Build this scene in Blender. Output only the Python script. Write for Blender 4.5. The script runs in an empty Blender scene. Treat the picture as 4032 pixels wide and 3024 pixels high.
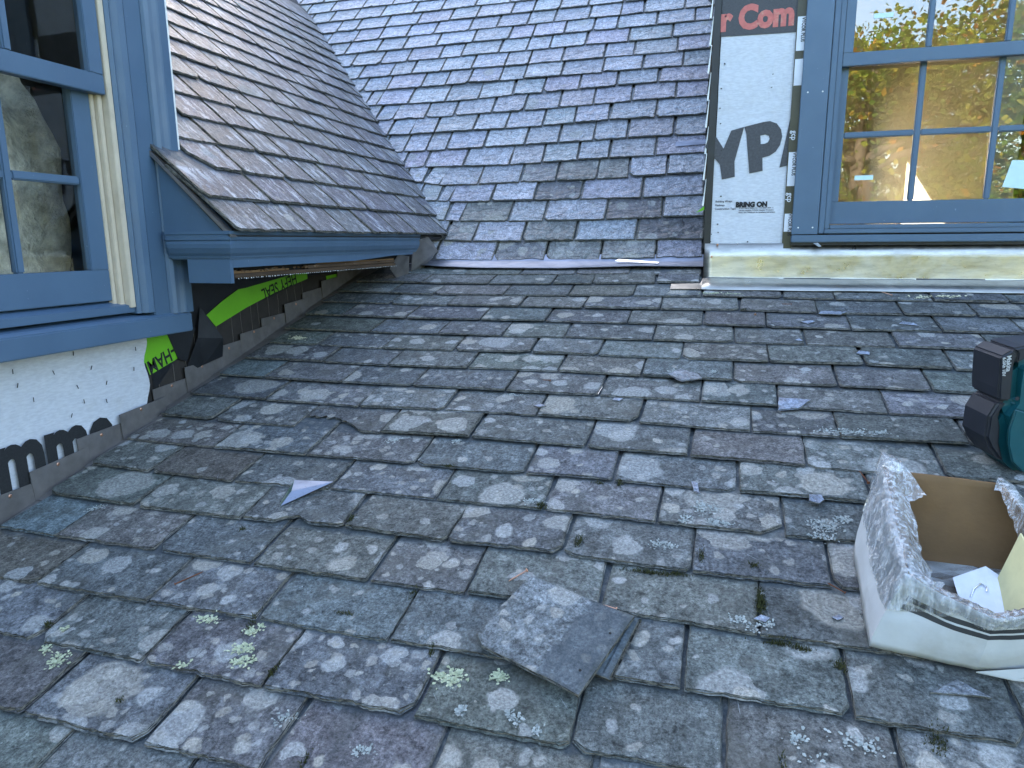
import bpy, bmesh, math, random
from mathutils import Vector, Matrix, noise as mnoise
R = math.radians
random.seed(7)
scene = bpy.context.scene
col = scene.collection
# ------------------------------------------------------------------ camera
# World: X along the slate courses, Y up into the roof, Z up; the eye is the origin.
cam_data = bpy.data.cameras.new('camera')
cam_data.sensor_width = 36.0
cam_data.lens = 36.0 * 2795.0 / 4032.0
cam_data.clip_start = 0.02
cam_data.clip_end = 3000
cam = bpy.data.objects.new('camera', cam_data)
col.objects.link(cam)
yaw, pitch, roll = R(16.468), R(-11.394), R(-0.385)
f_ = Vector((-math.sin(yaw) * math.cos(pitch), math.cos(yaw) * math.cos(pitch), math.sin(pitch)))
r_ = Vector((math.cos(yaw), math.sin(yaw), 0))
u_ = r_.cross(f_)
r2 = r_ * math.cos(roll) + u_ * math.sin(roll)
u2 = -r_ * math.sin(roll) + u_ * math.cos(roll)
cam.matrix_world = Matrix((r2, u2, -f_)).transposed().to_4x4()
scene.camera = cam
# ------------------------------------------------------------------ light
SUN_EL, SUN_AZ = 21.0, -20.0        # sun stands behind the main ridge, a little to the left
world = bpy.data.worlds.new('World')
scene.world = world
world.use_nodes = True
wn = world.node_tree.nodes
wl = world.node_tree.links
wn.clear()
sky = wn.new('ShaderNodeTexSky')
sky.sky_type = 'NISHITA'
sky.sun_disc = False
sky.sun_elevation = R(SUN_EL)
sky.sun_rotation = R(SUN_AZ)
sky.air_density = 1.0
sky.dust_density = 2.3
sky.ozone_density = 0.7
bg = wn.new('ShaderNodeBackground')
bg.inputs['Strength'].default_value = 0.15
wo = wn.new('ShaderNodeOutputWorld')
wl.new(sky.outputs[0], bg.inputs[0])
wl.new(bg.outputs[0], wo.inputs[0])
sun_data = bpy.data.lights.new('sun', 'SUN')
sun_data.energy = 5.0
sun_data.angle = R(0.5)
sun_data.color = (1.0, 0.88, 0.70)
sun = bpy.data.objects.new('sun', sun_data)
col.objects.link(sun)
sd = Vector((math.sin(R(SUN_AZ)) * math.cos(R(SUN_EL)), math.cos(R(SUN_AZ)) * math.cos(R(SUN_EL)), math.sin(R(SUN_EL))))
sun.rotation_euler = sd.to_track_quat('Z', 'Y').to_euler()
sun.location = sd * 60
scene.view_settings.view_transform = 'Standard'
scene.view_settings.look = 'None'
scene.view_settings.gamma = 1.0
scene.view_settings.use_curve_mapping = False
scene.view_settings.exposure = 2.95
scene.render.engine = 'CYCLES'
scene.cycles.max_bounces = 6
scene.cycles.diffuse_bounces = 3
scene.cycles.glossy_bounces = 3
scene.cycles.transparent_max_bounces = 10

# ------------------------------------------------------------------ helpers
def V(*a):
    return Vector(a)

def frame(o, x, y, z):
    m = Matrix((x, y, z)).transposed().to_4x4()
    m.translation = o
    return m

def link(o, parent=None):
    col.objects.link(o)
    if parent is not None:
        o.parent = parent
    return o

def tag(o, label=None, cat=None, group=None, kind=None):
    if label: o['label'] = label
    if cat: o['category'] = cat
    if group: o['group'] = group
    if kind: o['kind'] = kind
    return o

def empty(name, loc=(0, 0, 0)):
    o = bpy.data.objects.new(name, None)
    o.empty_display_size = 0.1
    o.location = loc
    return link(o)

def mesh_obj(name, verts, faces, mats, parent=None, mat_idx=None, smooth=False, local=False):
    """verts in world coordinates; a parent Empty's offset is taken off unless local."""
    me = bpy.data.meshes.new(name)
    off = Vector((0, 0, 0)) if (parent is None or local) else parent.matrix_basis.translation
    if parent is not None and not local and parent.parent is not None:
        off = off + parent.parent.matrix_basis.translation
    me.from_pydata([tuple(Vector(v) - off) for v in verts], [], faces)
    if not isinstance(mats, (list, tuple)): mats = [mats]
    for m in mats: me.materials.append(m)
    if mat_idx:
        me.polygons.foreach_set('material_index', mat_idx)
    if smooth:
        me.polygons.foreach_set('use_smooth', [True] * len(me.polygons))
    me.update()
    return link(bpy.data.objects.new(name, me), parent)

class MB:
    def __init__(s): s.v = []; s.f = []; s.mi = []
    def add(s, vs, fs, mi=0):
        b = len(s.v); s.v += [Vector(v) for v in vs]
        for f in fs:
            s.f.append(tuple(b + i for i in f)); s.mi.append(mi)
    def box(s, a, b, mi=0, m=None):
        x0, x1 = sorted((a[0], b[0])); y0, y1 = sorted((a[1], b[1])); z0, z1 = sorted((a[2], b[2]))
        vs = [V(x0,y0,z0),V(x1,y0,z0),V(x1,y1,z0),V(x0,y1,z0),V(x0,y0,z1),V(x1,y0,z1),V(x1,y1,z1),V(x0,y1,z1)]
        if m is not None: vs = [m @ v for v in vs]
        s.add(vs, [(0,3,2,1),(4,5,6,7),(0,1,5,4),(1,2,6,5),(2,3,7,6),(3,0,4,7)], mi)
    def prism(s, poly, d, mi=0, cap=True):
        """poly: list of 3-D points (closed loop), d: extrusion vector."""
        n = len(poly); d = Vector(d)
        vs = [Vector(p) for p in poly] + [Vector(p) + d for p in poly]
        fs = [(i, (i + 1) % n, n + (i + 1) % n, n + i) for i in range(n)]
        if cap: fs += [tuple(range(n - 1, -1, -1)), tuple(range(n, 2 * n))]
        s.add(vs, fs, mi)
    def tube(s, pts, rad, seg=8, mi=0, cap=True):
        pts = [Vector(p) for p in pts]
        rads = rad if isinstance(rad, (list, tuple)) else [rad] * len(pts)
        rings = []
        up = V(0.13, 0.27, 0.95)
        for i, p in enumerate(pts):
            d = (pts[min(i + 1, len(pts) - 1)] - pts[max(i - 1, 0)]).normalized()
            a = d.cross(up)
            if a.length < 1e-3: a = d.cross(V(1, 0, 0))
            a.normalize(); b = d.cross(a)
            rings.append([p + (a * math.cos(2*math.pi*k/seg) + b * math.sin(2*math.pi*k/seg)) * rads[i] for k in range(seg)])
        vs = [v for r in rings for v in r]; fs = []
        for i in range(len(rings) - 1):
            for k in range(seg):
                fs.append((i*seg+k, i*seg+(k+1)%seg, (i+1)*seg+(k+1)%seg, (i+1)*seg+k))
        if cap:
            fs.append(tuple(range(seg))[::-1]); fs.append(tuple((len(rings)-1)*seg + k for k in range(seg)))
        s.add(vs, fs, mi)
    def build(s, name, mats, parent=None, bevel=0.0, smooth=False, seg=2):
        o = mesh_obj(name, s.v, s.f, mats, parent, s.mi, smooth)
        bm = bmesh.new(); bm.from_mesh(o.data)
        bmesh.ops.recalc_face_normals(bm, faces=bm.faces)
        if bevel > 0:
            bmesh.ops.bevel(bm, geom=[e for e in bm.edges if len(e.link_faces) == 2 and e.calc_face_angle(0) > 0.5], offset=bevel, segments=seg, affect='EDGES', clamp_overlap=True)
        bm.to_mesh(o.data); bm.free(); o.data.update()
        return o

def boxo(name, a, b, mat, parent=None, bevel=0.0):
    m = MB(); m.box(a, b); return m.build(name, mat, parent, bevel)

# ------------------------------------------------------------------ materials
class NT:
    def __init__(s, name):
        s.m = bpy.data.materials.new(name); s.m.use_nodes = True
        s.t = s.m.node_tree; s.t.nodes.clear()
        s.out = s.t.nodes.new('ShaderNodeOutputMaterial')
    def n(s, typ, **kw):
        nd = s.t.nodes.new(typ)
        for k, v in kw.items():
            if k == 'ins':
                for a, b in v.items():
                    if hasattr(b, 'is_output'): s.t.links.new(b, nd.inputs[a])
                    else: nd.inputs[a].default_value = b
            else: setattr(nd, k, v)
        return nd
    def l(s, a, b): s.t.links.new(a, b)
    def math(s, op, a, b=None, c=None, clamp=False):
        nd = s.t.nodes.new('ShaderNodeMath'); nd.operation = op; nd.use_clamp = clamp
        for i, v in enumerate((a, b, c)):
            if v is None: continue
            if hasattr(v, 'is_output'): s.l(v, nd.inputs[i])
            else: nd.inputs[i].default_value = v
        return nd.outputs[0]
    def vmath(s, op, a, b=None):
        nd = s.t.nodes.new('ShaderNodeVectorMath'); nd.operation = op
        for i, v in enumerate((a, b)):
            if v is None: continue
            if hasattr(v, 'is_output'): s.l(v, nd.inputs[i])
            else: nd.inputs[i].default_value = v
        return nd.outputs[0]
    def mix(s, fac, a, b, mode='MIX'):
        nd = s.t.nodes.new('ShaderNodeMix'); nd.data_type = 'RGBA'; nd.blend_type = mode
        for k, v in ((0, fac), (6, a), (7, b)):
            if hasattr(v, 'is_output'): s.l(v, nd.inputs[k])
            else: nd.inputs[k].default_value = (v if k == 0 else (tuple(v) + (1,) if len(v) == 3 else v))
        return nd.outputs[2]
    def noise(s, vec, scale, detail=4, rough=0.55, dist=0.0, out=0):
        nd = s.n('ShaderNodeTexNoise', ins={'Scale': scale, 'Detail': detail, 'Roughness': rough, 'Distortion': dist})
        if vec is not None: s.l(vec, nd.inputs['Vector'])
        return nd.outputs[out]
    def ss(s, x, lo, hi):            # smoothstep lo..hi -> 0..1
        nd = s.n('ShaderNodeMapRange', interpolation_type='SMOOTHSTEP')
        for i, v in enumerate((x, lo, hi, 0.0, 1.0)):
            if hasattr(v, 'is_output'): s.l(v, nd.inputs[i])
            else: nd.inputs[i].default_value = v
        return nd.outputs[0]
    def lin(s, x, lo, hi, a, b):
        nd = s.n('ShaderNodeMapRange')
        for i, v in enumerate((x, lo, hi, a, b)):
            if hasattr(v, 'is_output'): s.l(v, nd.inputs[i])
            else: nd.inputs[i].default_value = v
        return nd.outputs[0]
    def scale(s, vec, sx, sy, sz):
        return s.vmath('MULTIPLY', vec, (sx, sy, sz))
    def coord(s, which='Object', rnd=True):
        tc = s.n('ShaderNodeTexCoord'); v = tc.outputs[which]
        if rnd:
            oi = s.n('ShaderNodeObjectInfo')
            cm = s.n('ShaderNodeCombineXYZ')
            s.l(s.math('MULTIPLY', oi.outputs['Random'], 61.7), cm.inputs[0])
            s.l(s.math('MULTIPLY', oi.outputs['Random'], 137.3), cm.inputs[1])
            return v, s.vmath('ADD', v, cm.outputs[0]), oi
        return v
    def bsdf(s, color, rough=0.5, spec=0.5, metal=0.0, bump=None, bstr=0.3, bdist=0.002, **kw):
        b = s.n('ShaderNodeBsdfPrincipled')
        for k, v in (('Base Color', color), ('Roughness', rough), ('Specular IOR Level', spec), ('Metallic', metal)):
            if hasattr(v, 'is_output'): s.l(v, b.inputs[k])
            elif k == 'Base Color': b.inputs[k].default_value = tuple(v) + (1,) if len(v) == 3 else v
            else: b.inputs[k].default_value = v
        for k, v in kw.items():
            b.inputs[k.replace('_', ' ')].default_value = v
        if bump is not None:
            bp = s.n('ShaderNodeBump', ins={'Strength': bstr, 'Distance': bdist, 'Height': bump})
            s.l(bp.outputs[0], b.inputs['Normal'])
        s.l(b.outputs[0], s.out.inputs[0])
        return b

def sumn(t, *xs):
    r = xs[0]
    for x in xs[1:]: r = t.math('ADD', r, x)
    return r

def slate_material(name, lich=1.0, streak=0.25, scuff=0.0, mottle=0.35, rough=0.55, dirt=0.0, crack=0.0, expo=0.195, blotch=0.45, bdist=0.006, spec=0.45):
    t = NT(name)
    P0, P, oi = t.coord()
    rnd = oi.outputs['Random']; amt = oi.outputs['Alpha']
    warp = t.scale(t.vmath('SUBTRACT', t.noise(P, 17, 4, 0.62, out=1), (0.5, 0.5, 0.5)), 0.06, 0.06, 0.0)
    Pw = t.vmath('ADD', P, warp)
    base = oi.outputs['Color']
    m1 = t.lin(t.noise(P, 11, 4, 0.65), 0.25, 0.75, 1.0 - mottle, 1.0 + mottle)
    st = t.lin(t.noise(t.scale(Pw, 55, 7, 1), 1.0, 5, 0.6), 0.3, 0.7, 1.0 - streak, 1.0 + streak)
    n1 = t.noise(P, 110, 6, 0.85)
    gr = t.lin(n1, 0.34, 0.66, 0.25, 1.78)
    g2 = t.lin(t.noise(Pw, 40, 5, 0.78), 0.3, 0.7, 0.40, 1.66)
    gr = t.math('MULTIPLY', gr, g2)
    k = t.math('MULTIPLY', t.math('MULTIPLY', m1, st), gr)
    kc = t.n('ShaderNodeCombineColor'); [t.l(k, kc.inputs[i]) for i in range(3)]
    c = t.mix(1.0, base, kc.outputs[0], 'MULTIPLY')
    # brown/green weathering blotches
    bl = t.ss(t.noise(P, 6.5, 5, 0.6), 0.47, 0.68)
    c = t.mix(t.math('MULTIPLY', bl, blotch), c, t.mix(t.math('FRACT', t.math('MULTIPLY', rnd, 7.3)), (0.115, 0.107, 0.092), (0.088, 0.097, 0.090)))
    c = t.mix(t.math('MULTIPLY', t.ss(t.noise(P, 23, 6, 0.7), 0.56, 0.72), 0.55), c, (0.045, 0.05, 0.055))
    if scuff > 0:
        sc = t.math('MULTIPLY', t.ss(t.noise(t.scale(Pw, 26, 5, 1), 1.0, 8, 0.8), 0.51, 0.57), scuff)
        sc = t.math('MULTIPLY', sc, t.lin(t.noise(P, 7, 2), 0.35, 0.65, 0.15, 1.0))
        c = t.mix(sc, c, (0.36, 0.39, 0.44))
    # crustose lichen: discs of several sizes with a wavy rim and faint growth rings
    tot = None
    for sc_, lo, hi, thr, wgt in ((4.6, 0.22, 0.44, 0.30, 0.75), (9.0, 0.12, 0.44, 0.55, 0.85), (21.0, 0.10, 0.40, 0.45, 0.70)):
        vo = t.n('ShaderNodeTexVoronoi', voronoi_dimensions='2D', feature='F1', ins={'Scale': sc_, 'Randomness': 1.0})
        t.l(Pw, vo.inputs['Vector'])
        sep = t.n('ShaderNodeSeparateColor'); t.l(vo.outputs['Color'], sep.inputs[0])
        rad = t.lin(sep.outputs[0], 0, 1, lo, hi)
        edge = t.math('MULTIPLY', t.math('SUBTRACT', n1, 0.5), 0.022 * sc_)
        d = t.math('ADD', vo.outputs['Distance'], edge)
        msk = t.math('SUBTRACT', 1.0, t.ss(d, t.math('SUBTRACT', rad, 0.035), t.math('ADD', rad, 0.02)))
        on = t.math('LESS_THAN', sep.outputs[1], t.math('MULTIPLY', amt, thr * lich))
        msk = t.math('MULTIPLY', msk, on)
        ring = t.lin(t.math('SINE', t.math('MULTIPLY', d, 95.0)), -1, 1, 0.80, 1.1)
        fine = t.lin(n1, 0.34, 0.66, 0.45, 1.42)
        kk = t.math('MULTIPLY', ring, fine)
        kc = t.n('ShaderNodeCombineColor'); [t.l(kk, kc.inputs[i]) for i in range(3)]
        lc = t.mix(sep.outputs[2], (0.38, 0.39, 0.39), (0.40, 0.375, 0.325))
        lc = t.mix(1.0, lc, kc.outputs[0], 'MULTIPLY')
        a = t.math('MULTIPLY', msk, t.math('MULTIPLY', wgt, t.lin(sep.outputs[0], 0, 1, 1.0, 0.65)))
        c = t.mix(a, c, lc)
        tot = a if tot is None else t.math('MAXIMUM', tot, a)
    # pale dusting of fine lichen
    du = t.math('MULTIPLY', t.ss(t.noise(P, 60, 6, 0.75), 0.55, 0.70), t.math('MULTIPLY', amt, 0.42 * lich))
    c = t.mix(du, c, (0.33, 0.33, 0.31))
    # pale flecks and scratches
    fl = t.math('MULTIPLY', t.ss(t.noise(P, 150, 2, 0.5), 0.72, 0.76), t.ss(t.noise(P, 9, 2), 0.5, 0.65))
    c = t.mix(t.math('MULTIPLY', fl, 0.7), c, (0.55, 0.57, 0.58))
    rot = t.n('ShaderNodeVectorRotate', rotation_type='Z_AXIS'); t.l(P, rot.inputs['Vector']); t.l(t.math('MULTIPLY', rnd, 40.0), rot.inputs['Angle'])
    sr = t.ss(t.noise(t.scale(rot.outputs[0], 300, 9, 1), 1.0, 1, 0.3), 0.79, 0.81)
    c = t.mix(t.math('MULTIPLY', sr, 0.5), c, (0.42, 0.44, 0.46))
    sepP = t.n('ShaderNodeSeparateXYZ'); t.l(P0, sepP.inputs[0])
    # clean bluish stone where the slate above used to lap it, darkened to paint shade into the joints
    wob = t.math('MULTIPLY', t.math('SUBTRACT', t.noise(P, 18, 3), 0.5), 0.05)
    cl = t.ss(t.math('ADD', sepP.outputs[1], wob), expo - 0.018, expo + 0.0)
    c = t.mix(t.math('MULTIPLY', cl, 0.65), c, (0.060, 0.072, 0.084))
    if dirt > 0:
        # dark grime and moss fringe gathered along the lapped edges of each slate
        at = t.n('ShaderNodeAttribute', attribute_name='edge')
        e = t.math('ADD', at.outputs['Fac'], t.math('MULTIPLY', t.math('SUBTRACT', t.noise(t.scale(P, 150, 70, 1), 1.0, 4, 0.7), 0.5), 1.1))
        dm = t.math('MULTIPLY', t.ss(e, 0.45, 0.8), dirt)
        c = t.mix(dm, c, (0.052, 0.052, 0.036))
    relief = sumn(t, t.math('MULTIPLY', t.noise(Pw, 30, 8, 0.68), 1.0), t.math('MULTIPLY', t.noise(t.scale(Pw, 70, 16, 1), 1.0, 5, 0.6), 0.5), t.math('MULTIPLY', t.noise(P, 300, 3, 0.7), 0.18), t.math('MULTIPLY', tot, 0.06))
    if crack > 0:
        q = t.noise(t.scale(Pw, 9, 16, 1), 1.0, 3, 0.5, 0.6)
        fr = t.math('FRACT', t.math('MULTIPLY', q, 7.0))
        relief = t.math('ADD', relief, t.math('MULTIPLY', fr, crack))
    t.bsdf(c, t.lin(tot, 0, 1, rough, 0.9), spec, bump=relief, bstr=0.9, bdist=bdist)
    return t.m

def edge_material(name, a, b):
    t = NT(name)
    P0, P, oi = t.coord()
    lay = t.noise(t.scale(P, 45, 45, 260), 1.0, 3, 0.7)
    c = t.mix(t.ss(lay, 0.42, 0.60), a, b)
    c = t.mix(t.math('MULTIPLY', t.ss(t.noise(P, 45, 5, 0.7), 0.5, 0.7), 0.6), c, (0.20, 0.20, 0.185))
    h = sumn(t, t.math('MULTIPLY', lay, 1.0), t.noise(P, 120, 4, 0.7))
    t.bsdf(c, 0.75, 0.3, bump=h, bstr=0.8, bdist=0.003)
    return t.m

def simple(name, color, rough=0.5, spec=0.5, metal=0.0, var=0.12, vscale=12.0, bscale=60.0, bstr=0.15, bdist=0.001, tint=None, stretch=(1, 1, 1), **kw):
    t = NT(name)
    P0, P, oi = t.coord()
    P = t.scale(P, *stretch)
    k = t.lin(t.noise(P, vscale, 6, 0.6), 0.3, 0.7, 1 - var, 1 + var)
    kc = t.n('ShaderNodeCombineColor'); [t.l(k, kc.inputs[i]) for i in range(3)]
    c = t.mix(1.0, color, kc.outputs[0], 'MULTIPLY')
    if tint is not None:
        c = t.mix(t.math('MULTIPLY', t.ss(t.noise(P, vscale * 0.6, 5, 0.65), 0.5, 0.72), tint[1]), c, tint[0])
    t.bsdf(c, rough, spec, metal, bump=t.noise(P, bscale, 5, 0.65), bstr=bstr, bdist=bdist, **kw)
    return t.m

M = {}
M['slate_low'] = slate_material('weathered_slate', 1.0, 0.22, 0.0, 0.42, 0.8, expo=0.195, dirt=0.22, spec=0.10, bdist=0.008)
M['slate_main'] = slate_material('purple_slate', 0.55, 0.16, 0.12, 0.16, 0.42, dirt=0.85, crack=1.3, expo=0.21, blotch=0.12)
M['slate_dormer'] = slate_material('scuffed_slate', 0.45, 0.50, 1.0, 0.35, 0.45, dirt=0.8, expo=0.19, blotch=0.12, bdist=0.010, spec=0.18)
M['edge_low'] = edge_material('slate_edge_brown', (0.022, 0.021, 0.019), (0.17, 0.155, 0.13))
M['edge_main'] = edge_material('slate_edge_grey', (0.05, 0.05, 0.048), (0.15, 0.145, 0.125))
M['deck'] = simple('roof_felt', (0.03, 0.03, 0.032), 0.9)

def paint_material():
    t = NT('blue_paint')
    P0, P, oi = t.coord()
    c = t.mix(t.ss(t.noise(P, 5, 5), 0.35, 0.65), (0.068, 0.119, 0.190), (0.075, 0.130, 0.204))
    c = t.mix(t.math('MULTIPLY', t.ss(t.noise(P, 70, 3, 0.5), 0.74, 0.76), 0.5), c, (0.25, 0.33, 0.42))
    c = t.mix(t.math('MULTIPLY', t.ss(t.noise(P, 22, 6, 0.7), 0.62, 0.75), 0.3), c, (0.06, 0.11, 0.19))
    h = sumn(t, t.noise(t.scale(P, 60, 60, 8), 1.0, 4), t.math('MULTIPLY', t.noise(P, 9, 4), 2.0), t.math('MULTIPLY', t.noise(P, 260, 2), 0.3))
    t.bsdf(c, t.lin(t.noise(P, 12, 3), 0.3, 0.7, 0.34, 0.48), 0.5, bump=h, bstr=0.22, bdist=0.002)
    return t.m
M['paint'] = paint_material()
M['cream'] = simple('cream_jamb', (0.55, 0.47, 0.36), 0.55, var=0.08, tint=((0.30, 0.24, 0.17), 0.35))
M['whiteprime'] = simple('white_primer', (0.80, 0.80, 0.78), 0.6, var=0.05, tint=((0.5, 0.48, 0.42), 0.3))

def metal_material(name, color, rough, streaks, cut=0.5):
    t = NT(name)
    P0, P, oi = t.coord()
    s1 = t.noise(t.scale(P, 6, 6, 30), 1.0, 6, 0.65)
    c = t.mix(t.ss(s1, 0.35, 0.7), color, tuple(x * 0.72 for x in color))
    scr = t.ss(t.noise(t.scale(P, 40, 40, 130), 1.0, 7, 0.75, 1.2), 0.57, 0.66)
    c = t.mix(t.math('MULTIPLY', scr, cut), c, tuple(x * 0.35 for x in color))
    r = t.lin(t.noise(P, 14, 6, 0.7), 0.3, 0.7, rough - 0.09, rough + 0.12)
    h = sumn(t, t.noise(P, 3.5, 3), t.math('MULTIPLY', t.noise(t.scale(P, 25, 25, 60), 1.0, 5, 0.7), 0.12))
    t.bsdf(c, r, 0.5, 1.0, bump=h, bstr=0.5, bdist=streaks)
    return t.m
M['lead'] = metal_material('lead_sheet_bright', (0.56, 0.53, 0.47), 0.34, 0.003)
M['lead_grey'] = simple('lead_sheet_weathered', (0.20, 0.185, 0.18), 0.5, 0.5, 0.55, var=0.25, vscale=14, tint=((0.24, 0.23, 0.24), 0.5), bscale=25, bstr=0.3, bdist=0.003)
M['lead_blue'] = metal_material('lead_sheet_flat', (0.27, 0.30, 0.37), 0.45, 0.004, 0.4)
M['tin'] = simple('tin_bright', (0.75, 0.77, 0.8), 0.22, 0.5, 1.0, var=0.1)
M['copper'] = simple('copper', (0.60, 0.33, 0.22), 0.38, 0.5, 0.9, var=0.15, vscale=60)
M['rust'] = simple('rusty_iron', (0.16, 0.06, 0.03), 0.8, 0.3, 0.2, var=0.3, vscale=80)
M['membrane'] = simple('black_membrane', (0.012, 0.013, 0.016), 0.42, 0.5, var=0.3, vscale=8, bscale=12, bstr=0.5, bdist=0.006)
M['felt'] = simple('brown_felt_paper', (0.035, 0.030, 0.028), 0.75, 0.3, var=0.2, vscale=20, bscale=150, bstr=0.3)
M['green'] = simple('green_tape', (0.16, 0.46, 0.02), 0.38, 0.5, var=0.1, vscale=6, bscale=9, bstr=0.4, bdist=0.004)
M['black_ink'] = simple('black_ink', (0.022, 0.023, 0.025), 0.7, 0.3, var=0.3, vscale=150)
M['white_tape'] = simple('white_tape', (0.66, 0.68, 0.74), 0.5)
M['olive_tape'] = simple('olive_tape', (0.055, 0.05, 0.028), 0.45, var=0.2)
M['oldwood'] = simple('rotten_wood', (0.085, 0.055, 0.035), 0.85, 0.2, var=0.45, vscale=18, bscale=60, bstr=0.6, bdist=0.004, stretch=(1, .15, 1), tint=((0.05, 0.035, 0.025), 0.7))
M['rawwood'] = simple('raw_wood', (0.20, 0.115, 0.055), 0.8, 0.2, var=0.3, vscale=30, stretch=(1, .1, 1))
M['hollow_shade'] = simple('shade_black', (0.012, 0.011, 0.011), 0.95)  # near-black colour standing in for the shade inside hollows
M['debris'] = simple('nest_debris', (0.12, 0.075, 0.045), 0.95, 0.1, var=0.5, vscale=60, tint=((0.35, 0.31, 0.27), 0.5))

def wrap_material():
    t = NT('white_house_wrap')
    P0, P, oi = t.coord()
    w = t.noise(t.scale(P, 500, 500, 900), 1.0, 2)
    c = t.mix(t.ss(t.noise(t.scale(P, 40, 40, 160), 1.0, 4), 0.3, 0.7), (0.51, 0.525, 0.575), (0.60, 0.62, 0.67))
    c = t.mix(t.math('MULTIPLY', t.ss(t.noise(P, 7, 5, 0.65), 0.52, 0.75), 0.25), c, (0.42, 0.41, 0.38))
    h = sumn(t, t.math('MULTIPLY', w, 0.06), t.math('MULTIPLY', t.noise(P, 5, 3, 0.5, 1.0), 1.6), t.math('MULTIPLY', t.noise(P, 22, 3), 0.2))
    t.bsdf(c, 0.55, 0.4, bump=h, bstr=0.5, bdist=0.012)
    return t.m
M['wrap'] = wrap_material()
M['ink_grey'] = simple('printed_dark_band', (0.055, 0.055, 0.062), 0.6, var=0.35, vscale=90, stretch=(1, 1, 6))
M['ink_red'] = simple('printed_red', (0.52, 0.14, 0.12), 0.6, var=0.15, vscale=40, tint=((0.55, 0.30, 0.22), 0.8))

def glass_material(name, tint=(0.92, 0.95, 0.95), ior=2.3):
    t = NT(name)
    lw = t.n('ShaderNodeFresnel', ins={'IOR': ior})
    tr = t.n('ShaderNodeBsdfTransparent', ins={'Color': tint + (1,)})
    gl = t.n('ShaderNodeBsdfGlossy', ins={'Color': (1, 1, 1, 1), 'Roughness': 0.005})
    P0 = t.coord('Object', False)
    bp = t.n('ShaderNodeBump', ins={'Strength': 0.02, 'Distance': 0.01, 'Height': t.noise(P0, 5, 2)})
    t.l(bp.outputs[0], gl.inputs['Normal'])
    mx = t.n('ShaderNodeMixShader')
    t.l(lw.outputs[0], mx.inputs[0]); t.l(tr.outputs[0], mx.inputs[1]); t.l(gl.outputs[0], mx.inputs[2])
    t.l(mx.outputs[0], t.out.inputs[0])
    return t.m
M['glass'] = glass_material('window_glass')
M['glass_old'] = glass_material('old_window_glass', ior=1.5)
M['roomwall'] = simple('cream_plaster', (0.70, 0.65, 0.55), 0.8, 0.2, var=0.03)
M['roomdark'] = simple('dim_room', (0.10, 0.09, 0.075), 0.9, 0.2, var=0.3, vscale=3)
M['curtain'] = simple('pale_insulation', (0.62, 0.57, 0.47), 0.95, 0.1, var=0.45, vscale=14, bscale=20, bstr=1.0, bdist=0.03)
M['floorwood'] = simple('floor_boards', (0.22, 0.12, 0.06), 0.5)
M['sticker'] = simple('pale_sticker', (0.55, 0.72, 0.74), 0.5, var=0.06)
M['screw'] = simple('white_screw_head', (0.8, 0.8, 0.8), 0.4)
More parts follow.
